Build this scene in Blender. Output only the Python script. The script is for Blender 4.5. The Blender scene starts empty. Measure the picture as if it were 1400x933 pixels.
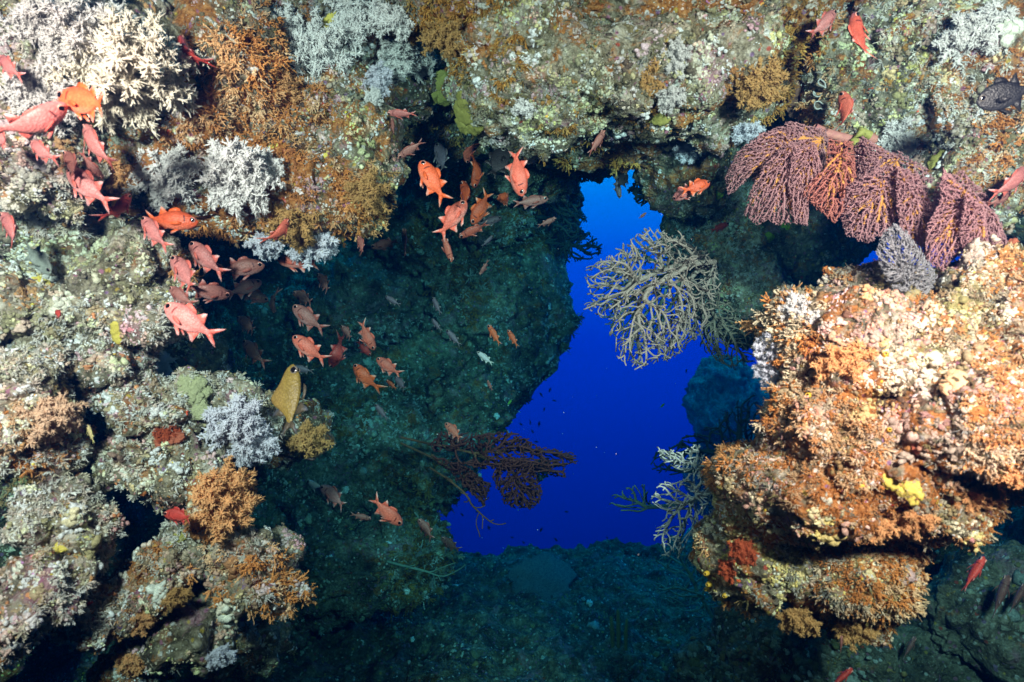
import bpy, bmesh, math, random
import numpy as np
from mathutils import Vector, Matrix

# ------------------------------------------------------------------ camera, water light, strobes, exposure
sc = bpy.context.scene
col = sc.collection
F = 864.0                       # focal length in pixels of the 1400 px wide photograph
cam_d = bpy.data.cameras.new('camera'); cam = bpy.data.objects.new('camera', cam_d); col.objects.link(cam)
cam_d.sensor_width = 36.0; cam_d.lens = 36.0 * F / 1400.0
cam_d.clip_start = 0.05; cam_d.clip_end = 400.0
cam.rotation_euler = (math.radians(90), 0, 0)
sc.camera = cam
cam_d.dof.use_dof = True; cam_d.dof.focus_distance = 3.3; cam_d.dof.aperture_fstop = 2.2

world = bpy.data.worlds.new('World'); sc.world = world; world.use_nodes = True
wn = world.node_tree.nodes; wl = world.node_tree.links
bg = wn['Background']; bg.inputs['Strength'].default_value = 1.0
tcw = wn.new('ShaderNodeTexCoord'); sepw = wn.new('ShaderNodeSeparateXYZ'); rampw = wn.new('ShaderNodeValToRGB')
mapw = wn.new('ShaderNodeMapRange'); mapw.inputs[1].default_value = -0.6; mapw.inputs[2].default_value = 0.6
wl.new(tcw.outputs['Generated'], sepw.inputs[0]); wl.new(sepw.outputs['Z'], mapw.inputs[0]); wl.new(mapw.outputs[0], rampw.inputs[0])
el = rampw.color_ramp.elements
el[0].position = 0.0; el[0].color = (0.0, 0.004, 0.06, 1)
el[1].position = 1.0; el[1].color = (0.1, 1.3, 2.4, 1)
for p_, c_ in ((0.20, (0.0, 0.018, 0.40, 1)), (0.36, (0.0, 0.050, 0.85, 1)), (0.50, (0.0, 0.10, 1.40, 1)), (0.60, (0.0, 0.24, 1.9, 1)), (0.68, (0.01, 0.62, 2.3, 1)), (0.75, (0.06, 1.2, 2.7, 1))):
    e_ = el.new(p_); e_.color = c_
wl.new(rampw.outputs[0], bg.inputs['Color'])

def lamp(name, kind, loc, target, energy, color, **kw):
    d = bpy.data.lights.new(name, kind); d.energy = energy; d.color = color
    for k, v in kw.items(): setattr(d, k, v)
    o = bpy.data.objects.new(name, d); col.objects.link(o); o.location = loc
    o.rotation_euler = (Vector(target) - Vector(loc)).to_track_quat('-Z', 'Y').to_euler()
    return o
STROBE = (1.0, 0.262, 0.222)
lamp('strobe', 'SPOT', (-1.05, 0.15, 0.62), (-1.28, 2.7, 0.26), 1900, STROBE, spot_size=math.radians(106), spot_blend=1.0, shadow_soft_size=0.12)
lamp('strobe', 'SPOT', (1.10, 0.15, 0.62), (1.38, 2.7, 0.24), 2450, STROBE, spot_size=math.radians(106), spot_blend=1.0, shadow_soft_size=0.12)
lamp('sun', 'SUN', (0, 0, 20), (-1.0, -1.6, 14.0), 0.8, (0.25, 0.75, 1.0), angle=math.radians(12))

vs = sc.view_settings
vs.view_transform = 'Standard'; vs.look = 'None'; vs.gamma = 1.0; vs.exposure = 0.0; vs.use_curve_mapping = False
sc.render.engine = 'CYCLES'
cy = sc.cycles
cy.use_denoising = True; cy.max_bounces = 5; cy.diffuse_bounces = 3; cy.glossy_bounces = 2; cy.volume_bounces = 0
cy.transparent_max_bounces = 8; cy.sample_clamp_indirect = 4.0

# ------------------------------------------------------------------ helpers
RNG = np.random.default_rng(7)
random.seed(7)

def at(px, py, Y):
    return np.array([(px - 700.0) / F * Y, Y, -(py - 466.5) / F * Y])

def _hash(i, j, k, s):
    h = (i * 374761393 + j * 668265263 + k * 2147483647 + s * 974634541) & 0xFFFFFFFF
    h = ((h ^ (h >> 13)) * 1274126177) & 0xFFFFFFFF
    h = ((h ^ (h >> 16)) * 2246822519) & 0xFFFFFFFF
    return (h ^ (h >> 15)) & 0xFFFFFF

def vnoise(p, s=0):             # smooth value noise in -1..1
    q = np.floor(p).astype(np.int64); f = p - q
    f = f * f * f * (f * (f * 6 - 15) + 10)
    out = 0
    for a in (0, 1):
        wa = f[:, 0] if a else 1 - f[:, 0]
        for b in (0, 1):
            wb = f[:, 1] if b else 1 - f[:, 1]
            for c in (0, 1):
                wc = f[:, 2] if c else 1 - f[:, 2]
                out = out + wa * wb * wc * (_hash(q[:, 0] + a, q[:, 1] + b, q[:, 2] + c, s) / 8388607.5 - 1)
    return out

def fbm(p, octv=4, s=0, gain=0.5):
    t = 0; a = 1.0; n = 0
    for o in range(octv):
        t = t + a * vnoise(p * (2.03 ** o) + 17.3 * o, s + o); n += a; a *= gain
    return t / n

def worley(p, s=0):             # distance to the nearest cell point
    q = np.floor(p).astype(np.int64); best = np.full(len(p), 9.0)
    for a in (-1, 0, 1):
        for b in (-1, 0, 1):
            for c in (-1, 0, 1):
                i, j, k = q[:, 0] + a, q[:, 1] + b, q[:, 2] + c
                d = 0
                for ax, (base, ss) in enumerate(((i, 1), (j, 2), (k, 3))):
                    d = d + (base + _hash(i, j, k, s * 7 + ss) / 16777216.0 - p[:, ax]) ** 2
                best = np.minimum(best, d)
    return np.sqrt(best)

def mesh_np(name, V, T, smooth=True, attr=None):
    me = bpy.data.meshes.new(name)
    V = np.ascontiguousarray(V, np.float32); T = np.ascontiguousarray(T, np.int32)
    n = T.shape[1]
    me.vertices.add(len(V)); me.vertices.foreach_set('co', V.ravel())
    me.loops.add(T.size); me.loops.foreach_set('vertex_index', T.ravel())
    me.polygons.add(len(T)); me.polygons.foreach_set('loop_start', np.arange(0, T.size, n, dtype=np.int32))
    me.polygons.foreach_set('use_smooth', np.full(len(T), smooth))
    me.update(calc_edges=True)
    for k, A in (attr or {}).items():
        a = me.color_attributes.new(k, 'FLOAT_COLOR', 'POINT')
        a.data.foreach_set('color', np.ascontiguousarray(A, np.float32).ravel())
    me.validate()
    return me

def put(name, me, m, parent=None):
    o = bpy.data.objects.new(name, me); col.objects.link(o)
    if m is not None:
        for x in (m if isinstance(m, (list, tuple)) else (m,)): me.materials.append(x)
    if parent is not None: o.parent = parent
    return o

def tag(o, label=None, cat=None, group=None, kind=None):
    if label: o['label'] = label
    if cat: o['category'] = cat
    if group: o['group'] = group
    if kind: o['kind'] = kind
    return o

def ico(sub):
    bm = bmesh.new(); bmesh.ops.create_icosphere(bm, subdivisions=sub, radius=1.0)
    V = np.array([v.co[:] for v in bm.verts]); T = np.array([[v.index for v in f.verts] for f in bm.faces])
    bm.free(); return V, T
ICO = {k: ico(k) for k in (1, 2, 3, 4, 5, 6)}

# ------------------------------------------------------------------ materials
class NT:
    def __init__(s, name):
        s.m = bpy.data.materials.new(name); s.m.use_nodes = True
        s.n = s.m.node_tree.nodes; s.l = s.m.node_tree.links; s.b = s.n['Principled BSDF']
        s.tc = s.n.new('ShaderNodeTexCoord')
    def put(s, sock, v):
        if isinstance(v, bpy.types.NodeSocket): s.l.new(v, sock)
        else: sock.default_value = v
    def noise(s, scale, detail=5, rough=0.6, vec=None, dist=0.0):
        n = s.n.new('ShaderNodeTexNoise'); s.l.new(vec or s.tc.outputs['Object'], n.inputs['Vector'])
        n.inputs['Scale'].default_value = scale; n.inputs['Detail'].default_value = detail
        n.inputs['Roughness'].default_value = rough; n.inputs['Distortion'].default_value = dist
        return n.outputs['Fac']
    def vor(s, scale, out='Distance', feature='F1', vec=None):
        n = s.n.new('ShaderNodeTexVoronoi'); n.feature = feature; s.l.new(vec or s.tc.outputs['Object'], n.inputs['Vector'])
        n.inputs['Scale'].default_value = scale
        return n.outputs[out]
    def ramp(s, fac, stops, interp='LINEAR'):
        n = s.n.new('ShaderNodeValToRGB'); s.put(n.inputs[0], fac); n.color_ramp.interpolation = interp
        e = n.color_ramp.elements
        while len(e) > 1: e.remove(e[-1])
        e[0].position = stops[0][0]; e[0].color = (*stops[0][1], 1)
        for p, c in stops[1:]:
            x = e.new(p); x.color = (*c, 1)
        return n.outputs[0]
    def step(s, fac, a, b):
        n = s.n.new('ShaderNodeMapRange'); s.put(n.inputs[0], fac); n.inputs[1].default_value = a; n.inputs[2].default_value = b
        return n.outputs[0]
    def math(s, op, a, b=0.0):
        n = s.n.new('ShaderNodeMath'); n.operation = op; s.put(n.inputs[0], a); s.put(n.inputs[1], b); return n.outputs[0]
    def mix(s, fac, a, b, mode='MIX'):
        n = s.n.new('ShaderNodeMix'); n.data_type = 'RGBA'; n.blend_type = mode
        s.put(n.inputs[0], fac)
        for k, v in ((6, a), (7, b)): s.put(n.inputs[k], v if isinstance(v, bpy.types.NodeSocket) else (*v, 1))
        return n.outputs[2]
    def attr(s, name):
        n = s.n.new('ShaderNodeVertexColor'); n.layer_name = name; return n.outputs[0]
    def sep(s, c):
        n = s.n.new('ShaderNodeSeparateColor'); s.l.new(c, n.inputs[0]); return n.outputs
    def rnd(s):
        return s.n.new('ShaderNodeObjectInfo').outputs['Random']
    def bump(s, h, strength=0.5, dist=0.01):
        n = s.n.new('ShaderNodeBump'); s.put(n.inputs['Height'], h); n.inputs['Strength'].default_value = strength
        n.inputs['Distance'].default_value = dist; s.l.new(n.outputs[0], s.b.inputs['Normal'])
    def done(s, color, rough=0.7, spec=0.25, trans=0.0):
        s.put(s.b.inputs['Base Color'], color if isinstance(color, bpy.types.NodeSocket) else (*color, 1))
        s.put(s.b.inputs['Roughness'], rough); s.b.inputs['Specular IOR Level'].default_value = spec
        if trans:                # light soaks through soft polyps
            tr = s.n.new('ShaderNodeBsdfTranslucent'); s.put(tr.inputs[0], color if isinstance(color, bpy.types.NodeSocket) else (*color, 1))
            mx = s.n.new('ShaderNodeMixShader'); mx.inputs[0].default_value = trans; s.l.new(s.b.outputs[0], mx.inputs[1]); s.l.new(tr.outputs[0], mx.inputs[2])
            s.l.new(mx.outputs[0], next(k for k in s.n if k.type == 'OUTPUT_MATERIAL').inputs[0])
        return s.m

def mat_reef():
    t = NT('reef_rock'); a = t.sep(t.attr('mixing')); warm, pale, dull = a[0], a[1], a[2]
    n1 = t.noise(11, 9, 0.68); n2 = t.noise(5.5, 7, 0.62, dist=0.6); n3 = t.noise(34, 6, 0.7)
    f = t.math('ADD', t.math('ADD', t.math('MULTIPLY', n1, 0.6), t.math('MULTIPLY', n3, 0.4)), t.math('MULTIPLY', t.math('SUBTRACT', pale, 0.5), 0.16))
    c = t.ramp(f, [(0.36, (0.035, 0.03, 0.028)), (0.45, (0.13, 0.115, 0.075)), (0.52, (0.27, 0.25, 0.185)), (0.58, (0.43, 0.40, 0.32)), (0.67, (0.68, 0.67, 0.60))])
    c = t.mix(1.0, c, t.ramp(t.noise(3.2, 4, 0.6), [(0.34, (.42, .40, .36)), (0.48, (.95, .9, .8)), (0.56, (1.1, .98, .9)), (0.68, (1.15, 1.1, 1.05))]), 'MULTIPLY')
    c = t.mix(t.step(t.noise(4.3, 5, 0.65, dist=.5), 0.57, 0.66), c, t.ramp(t.noise(50, 4), [(.35, (.28, .12, .15)), (.65, (.58, .36, .38))]))
    o = t.ramp(t.noise(40, 5, 0.7), [(0.35, (0.20, 0.065, 0.015)), (0.5, (0.45, 0.17, 0.045)), (0.65, (0.62, 0.30, 0.11))])
    c = t.mix(t.step(t.math('ADD', n2, t.math('MULTIPLY', t.math('SUBTRACT', warm, 0.5), 0.34)), 0.52, 0.60), c, o)
    v = t.sep(t.vor(46, 'Color')); vd = t.vor(46)
    spot = t.math('MULTIPLY', t.step(v[0], 0.80, 0.83), t.step(vd, 0.55, 0.35))
    hue = t.ramp(v[1], [(0.0, (0.42, 0.16, 0.26)), (0.28, (0.72, 0.70, 0.66)), (0.5, (0.60, 0.42, 0.07)), (0.62, (0.30, 0.17, 0.36)), (0.76, (0.75, 0.73, 0.70)), (0.93, (0.5, 0.07, 0.04))], 'CONSTANT')
    c = t.mix(t.math('MULTIPLY', spot, 0.85), c, hue)
    c = t.mix(t.step(t.noise(120, 3, 0.7), 0.62, 0.70), c, (0.78, 0.76, 0.70))
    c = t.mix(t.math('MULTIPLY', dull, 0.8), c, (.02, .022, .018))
    h = t.math('ADD', t.noise(28, 8, 0.72), t.math('MULTIPLY', t.vor(60), 0.5))
    t.bump(h, 0.9, 0.03)
    return t.done(c, 0.75, 0.2)

def mat_attr(name, rough=0.7, spec=0.2, var=0.35, scale=60, bump=0.4, trans=0.0):
    t = NT(name); c = t.attr('tint'); n = t.noise(scale, 5, 0.65)
    c = t.mix(1.0, c, t.ramp(n, [(0.3, (1 - var,) * 3), (0.7, (1 + var * 0.6,) * 3)]), 'MULTIPLY')
    t.bump(t.noise(scale * 2.2, 4, 0.7), bump, 0.008)
    return t.done(c, rough, spec, trans)

def mat_plain(name, c1, c2, scale=40, rough=0.65, spec=0.25, bump=0.4, jitter=0.0, trans=0.0, pits=0.0):
    t = NT(name); n = t.noise(scale, 6, 0.65)
    c = t.mix(t.step(n, 0.3, 0.7), c1, c2)
    if jitter:
        c = t.mix(1.0, c, t.ramp(t.rnd(), [(0, (1 - jitter,) * 3), (1, (1 + jitter,) * 3)]), 'MULTIPLY')
    if pits: c = t.mix(t.math('MULTIPLY', t.step(t.vor(scale * 1.6), .28, .12), pits), c, tuple(k * .3 for k in c1))
    t.bump(t.noise(scale * 3, 4, 0.7), bump, 0.006)
    return t.done(c, rough, spec, trans)

M_reef = mat_reef()
M_turf = mat_attr('coral_turf', trans=.08); M_crust = mat_attr('crust_growth', var=0.5, scale=90, bump=0.6)
# ------------------------------------------------------------------ the reef: rock masses as overlapping weathered lumps
# px, py, rx, ry (photo pixels), Y metres, half depth metres, tilt degrees, warm, pale
REEF = {
 'reef_back_wall': [
  (555,400,228,175,6.3,0.9,0,.45,.55),(690,285,112,88,6.0,0.7,0,.4,.4),(520,625,105,78,5.5,0.6,-10,.35,.7),
  (400,520,130,170,5.7,0.6,0,.4,.5),(370,650,140,110,5.4,0.6,0,.3,.4),(300,440,220,250,6.0,0.7,0,.4,.4),
  (455,770,150,66,5.0,0.6,0,.35,.55),(600,480,95,110,5.9,0.5,0,.4,.5),(640,250,90,90,5.3,0.5,0,.5,.6),(340,790,130,110,4.6,.5,0,.3,.4),
  (585,640,52,50,5.3,.35,0,.4,.7),(640,550,58,52,5.6,.35,0,.4,.4),(620,600,46,40,5.4,.3,0,.4,.6),(480,420,80,60,5.3,.3,0,.4,.6),(640,400,80,70,5.5,.3,10,.4,.65),(560,320,70,50,5.4,.3,0,.5,.5),(700,430,60,60,5.8,.35,0,.4,.5),(540,745,66,40,5.0,.35,0,.3,.6)],
 'reef_ceiling': [
  (850,95,225,86,2.9,0.4,4,.40,.88),(740,70,120,68,2.85,.35,0,.42,.9),(960,110,110,68,2.85,.35,10,.46,.85),(850,172,170,46,3.5,0.45,4,.62,.5),(770,150,60,40,3.3,.3,0,.6,.7),
  (930,225,52,62,3.6,0.35,0,.55,.62),(985,190,60,60,4.1,.4,0,.5,.4),(712,205,98,62,4.6,0.5,8,.5,.62),(800,195,70,34,4.5,.4,0,.55,.6),
  (600,60,120,100,3.9,0.5,0,.65,.5),(640,150,78,74,4.1,0.4,0,.5,.55),(560,120,76,76,3.7,.35,0,.55,.5),(570,30,80,60,3.45,.25,0,.6,.55),(585,160,60,50,3.9,.3,0,.5,.5),
  (490,225,58,105,2.9,0.22,8,.62,.62),(430,260,75,66,2.85,.2,0,.75,.5),(335,262,115,58,2.75,0.25,0,.85,.45),(380,150,95,78,2.85,0.25,0,.78,.55),(455,150,70,60,2.95,.2,0,.72,.55),
  (240,170,95,92,2.6,0.25,-20,.80,.6),(310,80,75,85,2.65,0.25,0,.82,.6),(260,270,90,42,2.7,.2,0,.6,.5),
  (430,45,110,60,2.95,0.25,0,.4,.75),(510,55,75,60,3.2,.25,0,.35,.6),(530,120,60,50,3.3,.25,0,.5,.4),
  (840,-8,330,56,2.75,0.35,0,.72,.6),(1010,40,70,70,2.9,.3,0,.5,.75)],
 'reef_slope': [
  (130,80,105,125,2.35,0.25,30,.30,.75),(35,170,80,125,2.25,0.25,20,.25,.72),(30,20,90,90,2.3,0.25,30,.25,.5),
  (180,55,60,90,2.4,.2,20,.4,.8),(110,225,80,50,2.5,.2,0,.62,.5),(175,200,50,70,2.55,.2,0,.75,.5),
  (45,300,95,90,2.65,0.25,0,.25,.58),(110,330,60,56,2.6,.18,0,.32,.62),(150,280,70,60,2.8,.2,0,.3,.55),
  (192,362,46,46,2.5,0.16,0,.3,.78),(165,405,60,48,2.5,0.16,0,.32,.80),(215,437,44,40,2.5,0.15,0,.25,.82),(105,395,56,50,2.55,0.16,0,.35,.7),
  (90,465,62,56,2.5,0.16,0,.3,.74),(22,430,36,80,2.35,0.16,0,.2,.95),(140,480,56,44,2.55,.15,0,.35,.72),
  (28,560,38,90,2.2,0.16,-8,.4,.92),(60,600,40,60,2.3,.15,0,.5,.85),(165,525,46,30,2.6,0.14,0,.3,.65),(205,555,60,52,2.6,0.16,0,.4,.66),(262,548,42,44,2.65,0.14,0,.25,.72),
  (322,575,52,58,2.8,0.16,0,.25,.75),(250,500,60,40,3.5,.15,0,.3,.4),(400,590,46,36,3.1,.18,0,.6,.65),
  (215,635,75,46,2.55,0.16,0,.45,.78),(150,652,50,26,3.1,.15,0,.4,.72),(298,690,42,46,2.55,0.15,0,.8,.6),(265,655,50,36,2.6,.15,0,.5,.7),
  (95,712,44,66,2.25,0.15,-12,.4,.95),(238,775,36,50,2.5,0.14,0,.55,.72),(290,760,46,40,2.6,.15,0,.4,.8),
  (345,775,58,46,2.55,0.16,-15,.4,.85),(370,810,36,26,2.5,.12,0,.5,.85),(150,820,66,36,2.4,0.16,12,.55,.78),(35,830,40,80,2.05,0.16,-20,.4,.92),
  (255,860,90,56,2.6,0.18,0,.4,.5),(190,920,50,30,2.6,.15,0,.6,.45),(330,880,80,50,3.0,.2,0,.3,.45),
  (150,660,250,330,4.8,0.6,0,.35,.25),(110,260,250,300,4.3,0.6,0,.4,.3),(330,760,130,180,5.0,.5,0,.3,.3),(-60,500,150,500,3.0,.4,0,.3,.3),(300,130,260,200,3.9,.5,0,.5,.3)],
 'reef_overhang': [
  (1245,105,150,140,2.75,0.3,0,.58,.72),(1100,50,105,75,3.25,0.35,0,.66,.55),(1350,150,110,170,2.55,0.3,-20,.55,.74),(1290,40,130,70,2.6,.3,0,.45,.75),
  (1115,140,75,70,3.5,0.3,0,.45,.25),(1085,120,50,60,3.5,.25,0,.6,.5),(1200,130,48,62,3.0,.2,0,.35,.72),(1280,195,105,48,2.95,0.25,15,.5,.62),(1345,245,85,56,3.15,0.25,20,.7,.5),
  (1175,185,90,26,3.1,.2,4,.4,.45),(1060,150,60,60,3.6,.3,0,.5,.4),(1180,20,70,60,3.1,.25,0,.6,.6),(1402,300,34,40,3.3,.15,0,.3,.2),
  (1050,308,112,104,4.3,0.45,0,.35,.45),(978,285,60,72,4.2,0.35,0,.35,.6),(1010,402,52,56,4.1,0.35,0,.3,.8),(985,330,50,70,4.15,.3,0,.35,.7),(1130,270,90,90,4.4,.4,0,.3,.3)],
 'reef_flank': [
  (1590,120,175,260,3.0,0.6,0,.5,.5),(1600,520,170,240,2.9,0.5,0,.6,.55),(1620,820,190,200,3.4,.6,0,.3,.3),(1500,330,85,90,3.6,.4,0,.3,.3),(300,-190,380,150,3.3,.6,0,.5,.5),(850,-200,420,140,3.4,.6,0,.6,.5),(1350,-190,320,150,3.1,.6,0,.5,.5),(-230,500,170,520,3.0,.6,0,.4,.5)],
 'reef_boulder': [
  (1285,532,200,112,2.25,0.3,-6,.72,.66),(1395,490,100,105,2.05,0.3,0,.76,.66),(1165,478,84,76,2.25,0.28,-10,.5,.72),(1110,450,56,56,2.3,.2,0,.35,.6),(1180,405,62,34,2.4,.2,0,.4,.55),
  (1138,580,74,70,2.2,0.28,0,.74,.68),(1210,610,110,74,2.1,0.28,0,.72,.78),(1335,568,115,66,2.0,0.28,10,.78,.74),(1085,660,84,68,2.28,0.28,0,.74,.66),
  (1130,770,88,72,2.4,0.26,0,.68,.66),(1040,760,68,58,2.42,0.22,0,.6,.62),(1168,730,52,84,2.4,.24,0,.62,.7),(1025,690,40,56,2.4,.2,0,.7,.66),(1160,820,60,46,2.45,.2,10,.72,.68),(1235,672,86,44,2.15,.22,-12,.74,.76),(1010,800,36,26,2.5,.15,0,.55,.6),(1270,425,85,36,2.35,.2,0,.5,.82),(1368,396,74,46,2.15,.2,0,.6,.86)],
 'reef_footing': [
  (1330,790,190,90,4.2,0.4,-20,.2,.25),(1270,905,280,70,3.6,0.4,-6,.2,.6),(1400,860,130,90,3.2,.3,0,.2,.45),(1060,905,130,46,4.0,.4,0,.2,.45),(1130,860,120,40,3.9,.3,0,.2,.2),(1420,740,110,80,4.6,.3,0,.2,.3)],
 'reef_ridge': [(1065,640,118,135,11.5,1.2,0,.2,.9),(1010,780,90,60,9.0,.8,0,.2,.8),(960,870,80,60,6.0,.6,0,.2,.2),(965,800,75,58,7.2,.6,0,.2,.2),(985,560,48,80,11,.6,0,.2,.9)],
}
CW, CH = 4, 4                   # coarse depth map used only to set things down on the reef
GX, GY = 1600 // CW, 1140 // CH
zb = np.full((GY, GX), 60.0); nb = np.zeros((GY, GX, 3)); nb[..., 1] = -1

def see(V, N):
    px = V[:, 0] / V[:, 1] * F + 700; py = 466.5 - V[:, 2] / V[:, 1] * F
    i = ((py + 100) // CH).astype(int); j = ((px + 100) // CW).astype(int)
    ok = (i >= 0) & (i < GY) & (j >= 0) & (j < GX) & (V[:, 1] > 0.3)
    return px, py, i, j, ok

def write_z(V, N):
    px, py, i, j, ok = see(V, N)
    idx = np.where(ok)[0]; idx = idx[np.argsort(-V[idx, 1])]
    closer = V[idx, 1] < zb[i[idx], j[idx]]
    idx = idx[closer]
    zb[i[idx], j[idx]] = V[idx, 1]; nb[i[idx], j[idx]] = N[idx]

def vert_normals(V, T):
    n = np.cross(V[T[:, 1]] - V[T[:, 0]], V[T[:, 2]] - V[T[:, 0]])
    N = np.zeros_like(V)
    for k in range(3): np.add.at(N, T[:, k], n)
    return N / (np.linalg.norm(N, axis=1, keepdims=True) + 1e-12)

def weather(p, r, s, fine=1.0, rugged=1.0):
    big = fbm(p * (0.9 / r), 3, s) * 0.34 * r * rugged
    ridg = (0.5 - np.abs(fbm(p * 5.5, 3, s + 3))) * 0.16 * min(r, 0.5) * rugged
    knob = (0.55 - worley(p * 11 + 0.4 * fbm(p * 9, 2, s)[:, None], s)) * 0.055 * fine * rugged
    small = (0.5 - worley(p * 30, s + 1)) * 0.022 * fine + fbm(p * 42, 2, s + 5) * 0.014 * fine
    return big + ridg + knob + small

REEF_MESH = {}
SURF = {}                        # per mass: points, normals, areas, warm, pale for the growth below
seed = 0
for name, lumps in REEF.items():
    VV, TT, MM, NN = [], [], [], []; base = 0
    for (px, py, rx, ry, Y, dz, rot, warm, pale) in lumps:
        seed += 11
        if name == 'reef_slope' and Y < 3.05 and py > 270: rx, ry = (rx * 0.86, ry * 0.86) if py < 600 else (rx * .82, ry * .80)
        U, T = ICO[6] if max(rx, ry) > 105 and Y < 5 else ICO[5]
        R = np.array([rx / F * Y, dz, ry / F * Y]); c = at(px, py, Y)
        a = math.radians(rot); ca, sa = math.cos(a), math.sin(a)
        Q = U * R; Q = np.stack([Q[:, 0] * ca - Q[:, 2] * sa, Q[:, 1], Q[:, 0] * sa + Q[:, 2] * ca], 1)
        n = U / R; n = n / np.linalg.norm(n, axis=1, keepdims=True)
        n = np.stack([n[:, 0] * ca - n[:, 2] * sa, n[:, 1], n[:, 0] * sa + n[:, 2] * ca], 1)
        P = Q + c
        r = float(np.cbrt(np.prod(R)))
        P = P + n * weather(P, min(r, 0.8), seed % 97, 1.0 if Y < 4.4 else 2.3, 1.9 if name == 'reef_slope' and py > 250 else 1.2)[:, None]
        N = vert_normals(P, T)
        VV.append(P); TT.append(T + base); base += len(P); NN.append(N)
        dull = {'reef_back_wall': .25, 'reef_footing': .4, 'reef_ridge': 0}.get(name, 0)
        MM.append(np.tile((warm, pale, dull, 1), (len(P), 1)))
    V, T, M, N = map(np.concatenate, (VV, TT, MM, NN))
    write_z(V, N)
    SURF[name] = (V, N, T, M)
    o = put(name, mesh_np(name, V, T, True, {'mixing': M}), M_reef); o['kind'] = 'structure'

# the sandy, rubble strewn floor of the cave, falling away at its lip into open water
gx, gy = np.meshgrid(np.linspace(-5.5, 5.5, 420), np.linspace(1.2, 7.6, 260))
lip = 7.0 + 0.10 * np.sin(gx * 1.7) + 0.10 * np.sin(gx * 6.1 + 1)
P0 = np.stack([gx.ravel(), gy.ravel(), np.zeros(gx.size)], 1)
gz = -2.33 + 0.04 * fbm(P0 * 1.3, 4, 5).reshape(gx.shape) + 0.20 * (0.5 - np.abs(fbm(P0 * 3, 4, 9))).reshape(gx.shape) + 0.09 * (0.5 - worley(P0 * 6, 4)).reshape(gx.shape) + 0.03 * fbm(P0 * 25, 3, 8).reshape(gx.shape)
gz = gz - np.where(gy > lip, (gy - lip) * 4.0, 0) - 0.55 * np.clip((gx - 1.75) / 0.5, 0, 1) * (gx < 2.9) * np.clip((gy - 3.4), 0, 1)
V = np.stack([gx.ravel(), gy.ravel(), gz.ravel()], 1)
ii = np.arange(gx.size).reshape(gx.shape)
T = np.stack([ii[:-1, :-1].ravel(), ii[:-1, 1:].ravel(), ii[1:, 1:].ravel(), ii[1:, :-1].ravel()], 1)
tri = np.concatenate([T[:, [0, 1, 2]], T[:, [0, 2, 3]]]); Ns = vert_normals(V, tri)
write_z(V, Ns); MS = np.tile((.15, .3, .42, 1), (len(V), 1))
SURF['seabed'] = (V, Ns, tri, MS)
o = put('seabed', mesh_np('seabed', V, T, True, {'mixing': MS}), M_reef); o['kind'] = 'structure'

# the rest of the cave, unseen behind the diver, added to block ambient light
bm = bmesh.new(); bmesh.ops.create_icosphere(bm, subdivisions=5, radius=1.0)
U = np.array([v.co[:] for v in bm.verts]); T = np.array([[v.index for v in f.verts] for f in bm.faces]); bm.free()
P = U * np.array([6.0, 5.0, 4.2]); P = P + U * (fbm(P * 0.6, 4, 21) * 0.8 + fbm(P * 3, 3, 22) * 0.2)[:, None]
keep = (P[T].mean(1)[:, 1] < 2.2)
used = np.unique(T[keep]); remap = np.full(len(P), -1); remap[used] = np.arange(len(used))
V = P[used]; T = remap[T[keep]]
o = put('unseen_cave_wall', mesh_np('unseen_cave_wall', V, T, True, {'mixing': np.tile((.3, .3, 0, 1), (len(V), 1))}), M_reef); o['kind'] = 'structure'

# the water itself, taking the red out of the light metre by metre
hz = NT('sea_water_haze'); nt = hz.m.node_tree
nt.nodes.remove(hz.b); pv = nt.nodes.new('ShaderNodeVolumePrincipled')
pv.inputs['Color'].default_value = (0.0, 0.0055, 0.026, 1); pv.inputs['Density'].default_value = 0.5
ABS = (0.375, 0.074, 0.052)
pv.inputs['Absorption Color'].default_value = tuple((1 - a / 0.5) ** 2 for a in ABS) + (1,)
outn = next(n for n in nt.nodes if n.type == 'OUTPUT_MATERIAL'); nt.links.new(pv.outputs[0], outn.inputs['Volume'])
bm = bmesh.new(); bmesh.ops.create_cube(bm, size=1.0)
for v in bm.verts: v.co = Vector((v.co.x * 30, 4.0 + v.co.y * 26, -0.5 + v.co.z * 15))
me = bpy.data.meshes.new('haze'); bm.to_mesh(me); bm.free()
o = put('haze', me, hz.m); o['kind'] = 'stuff'

def surf(px, py, lift=0.0):
    i = int((py + 100) // CH); j = int((px + 100) // CW)
    win = zb[max(i - 1, 0):i + 2, max(j - 1, 0):j + 2]; Y = float(np.median(win))
    n = nb[max(i - 2, 0):i + 3, max(j - 2, 0):j + 3].reshape(-1, 3).mean(0); n = n / (np.linalg.norm(n) + 1e-9)
    return at(px, py, Y - lift), n, Y
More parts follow.
